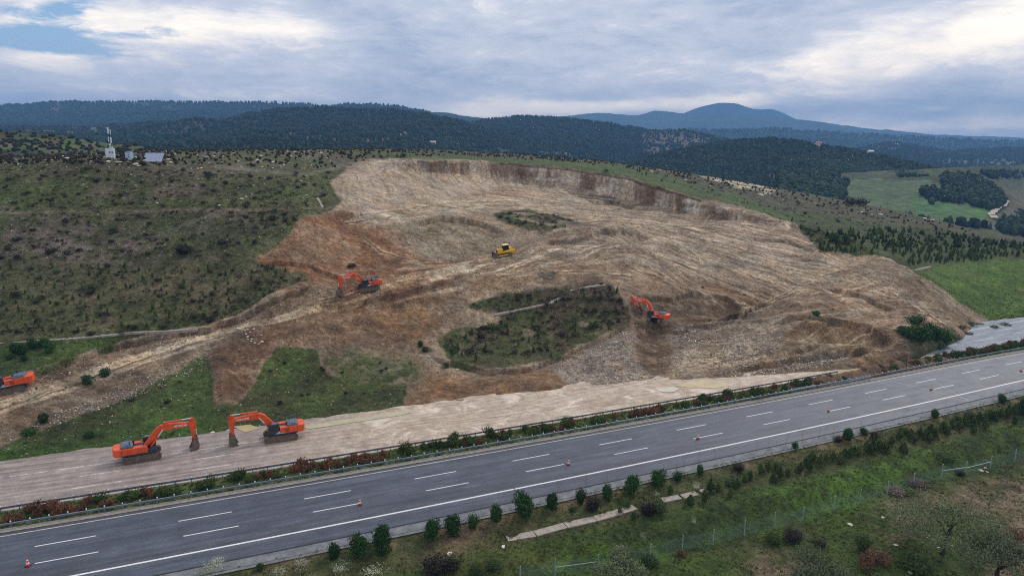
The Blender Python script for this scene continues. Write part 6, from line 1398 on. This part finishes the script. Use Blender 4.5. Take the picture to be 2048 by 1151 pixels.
rubble(1500, RUB[1], 42, .18, STN, 'grey and white rubble right of the digging excavator', None)
rubble(1300, RUB[2], 43, .20, STN, 'pale rubble along the lower bench', None)
rubble(900, RUB[3], 44, .14, STN + [(130,112,96)], 'stones on the spoil slope below the access track', None)
rubble(9000, DIRT, 45, .16, [(160,140,120),(186,168,148),(120,98,80),(96,76,62),(140,116,96)], 'loose clods and stones over the bare earth', dirt > .6)
rubble(1500, [(0,300),(680,300),(660,340),(0,335)], 46, .24, STN + [(120,112,104)], 'pale stones scattered on the left crest', green)
rubble(1300, [(0,335),(660,345),(600,440),(500,515),(0,525)], 47, .15, STN, 'small stones on the left terraces', green)
rubble(420, LOWG, 48, .13, [(176,168,144),(130,130,100)], 'small pale stones in the grass above the muddy road', green)
P_ = np.array(pick(11000, [(-100,296),(2100,420),(2100,640),(1990,655),(1800,700),(800,860),(-100,960)], 49, green, 0, 1.0))
scatter('hill_grass', 'rough grass tufts over the green parts of the hill', 'grass', P_, .34, tuft, GT, [(76, 84, 44), (88, 96, 48), (98, 92, 62), (64, 72, 40)], seed=12)
P_ = np.array(pick(1500, [(-100,298),(420,300),(700,296),(1250,316),(1600,385),(1950,462),(1950,475),(1600,405),(1250,330),(900,312),(640,338),(400,330),(-100,330)], 50, green, 0, 1.0))
scatter('crest_scrub', 'brown and olive scrub along the whole crest', 'scrub', P_, .75, TT_[3:], TM, [(60,54,44), (66,56,46), (58,62,40), (50,50,40), (78,60,46)], wide=1.5, seed=13)
# heaped earth along the median by the slump
b = MB(); vs = []; N_ = 90; Mh = 9
for i in range(N_):
    s_ = 104 + i * (156 - 104) / (N_ - 1); e = math.sin(math.pi * i / (N_ - 1)) ** .6
    for j in range(Mh):
        t_ = 6.3 + j * (10.8 - 6.3) / (Mh - 1); x_, y_ = st2xy(s_, t_ - .6); nz = float(fbm(np.array([s_]), np.array([t_]), 3, 4, 95)[0]); vs.append((float(x_), float(y_), -.05 + e * math.sin(math.pi * j / (Mh - 1)) * (1.5 + 1.3 * nz)))
me = np_mesh('earth_heap', np.array(vs), grid_faces(N_, Mh), mat('dark_earth', (98, 76, 60), .95, var=.3, nscale=1.5, bump=.8)); struct('earth_heap', me)
# standing muddy water
def puddle(pts, rgb, nm, z=.05, get=None):
    r = random.Random(len(pts)); b = MB(); n = len(pts); P_ = [ground(px, py, z) for px, py in pts]; b.v = [tuple(p) for p in P_]; b.f = [tuple(range(n))]
    o = b.build('puddle', mat(nm, rgb, .12, var=.08, nscale=.4, spec=.6)); o['kind'] = 'structure'
puddle([(1650,745),(1700,738),(1735,727),(1765,722),(1786,725),(1780,731),(1745,737),(1700,744),(1665,748)], (186,166,126), 'muddy_water')
puddle([(1350,770),(1375,763),(1410,757),(1440,762),(1462,771),(1430,775),(1390,776)], (196,172,124), 'ochre_water')
puddle([(1310,778),(1345,772),(1360,777),(1345,783),(1325,783)], (206,190,168), 'pale_water')
puddle([(600,853),(660,843),(740,832),(810,821),(822,824),(800,830),(700,845),(620,857)], (176,164,126), 'ditch_water')
puddle([(466,852),(500,848),(520,856),(490,864)], (168,148,92), 'yellow_water')

# far small houses
def house(px, py, src, wd, label, wall=(206, 200, 190), roof=(150, 96, 76)):
    x, y, z, _ = RIDGES[src]; qx_, qy_ = project(x, y, z); i = int(np.argmin((qx_ - px) ** 2 + (qy_ - py) ** 2)); p = Vector((x.ravel()[i], y.ravel()[i], z.ravel()[i] + 1.5))
    root = empty('house', p, Matrix.Rotation(R(15), 3, 'Z')); tag(root, label, 'house', None); h = wd * .38
    b = MB(); b.box(-wd / 2, wd / 2, -wd * .3, wd * .3, -3, h); wl = b.build('wall', mat('wall_%d' % wall[0], wall, .8, var=.05), root)
    b = MB(Matrix.Rotation(R(90), 4, 'Z')); b.prism([(-wd * .34, h), (wd * .34, h), (0, h + wd * .2)], -wd * .54, wd * .54); b.build('roof', mat('roof_%d' % roof[0], roof, .8, var=.1), root)
    for xx in (-.28, 0, .28): b = MB(); b.box(xx * wd - .4, xx * wd + .4, -wd * .3 - .05, -wd * .3 + .02, h * .4, h * .75); b.build('window', DARKM, wl)
house(1636, 292, 'near_forest_hill', 9, 'tiny white house with a red roof on the wooded ridge at right', roof=(176, 92, 78))
house(1740, 308, 'near_forest_hill', 8, 'tiny white house with a pale roof lower down the wooded ridge', (226, 226, 226), (216, 216, 216))
house(866, 291, 'forest_hill', 9, 'tiny pale shed just above the crest behind the pit', (214, 196, 176), (196, 176, 156))
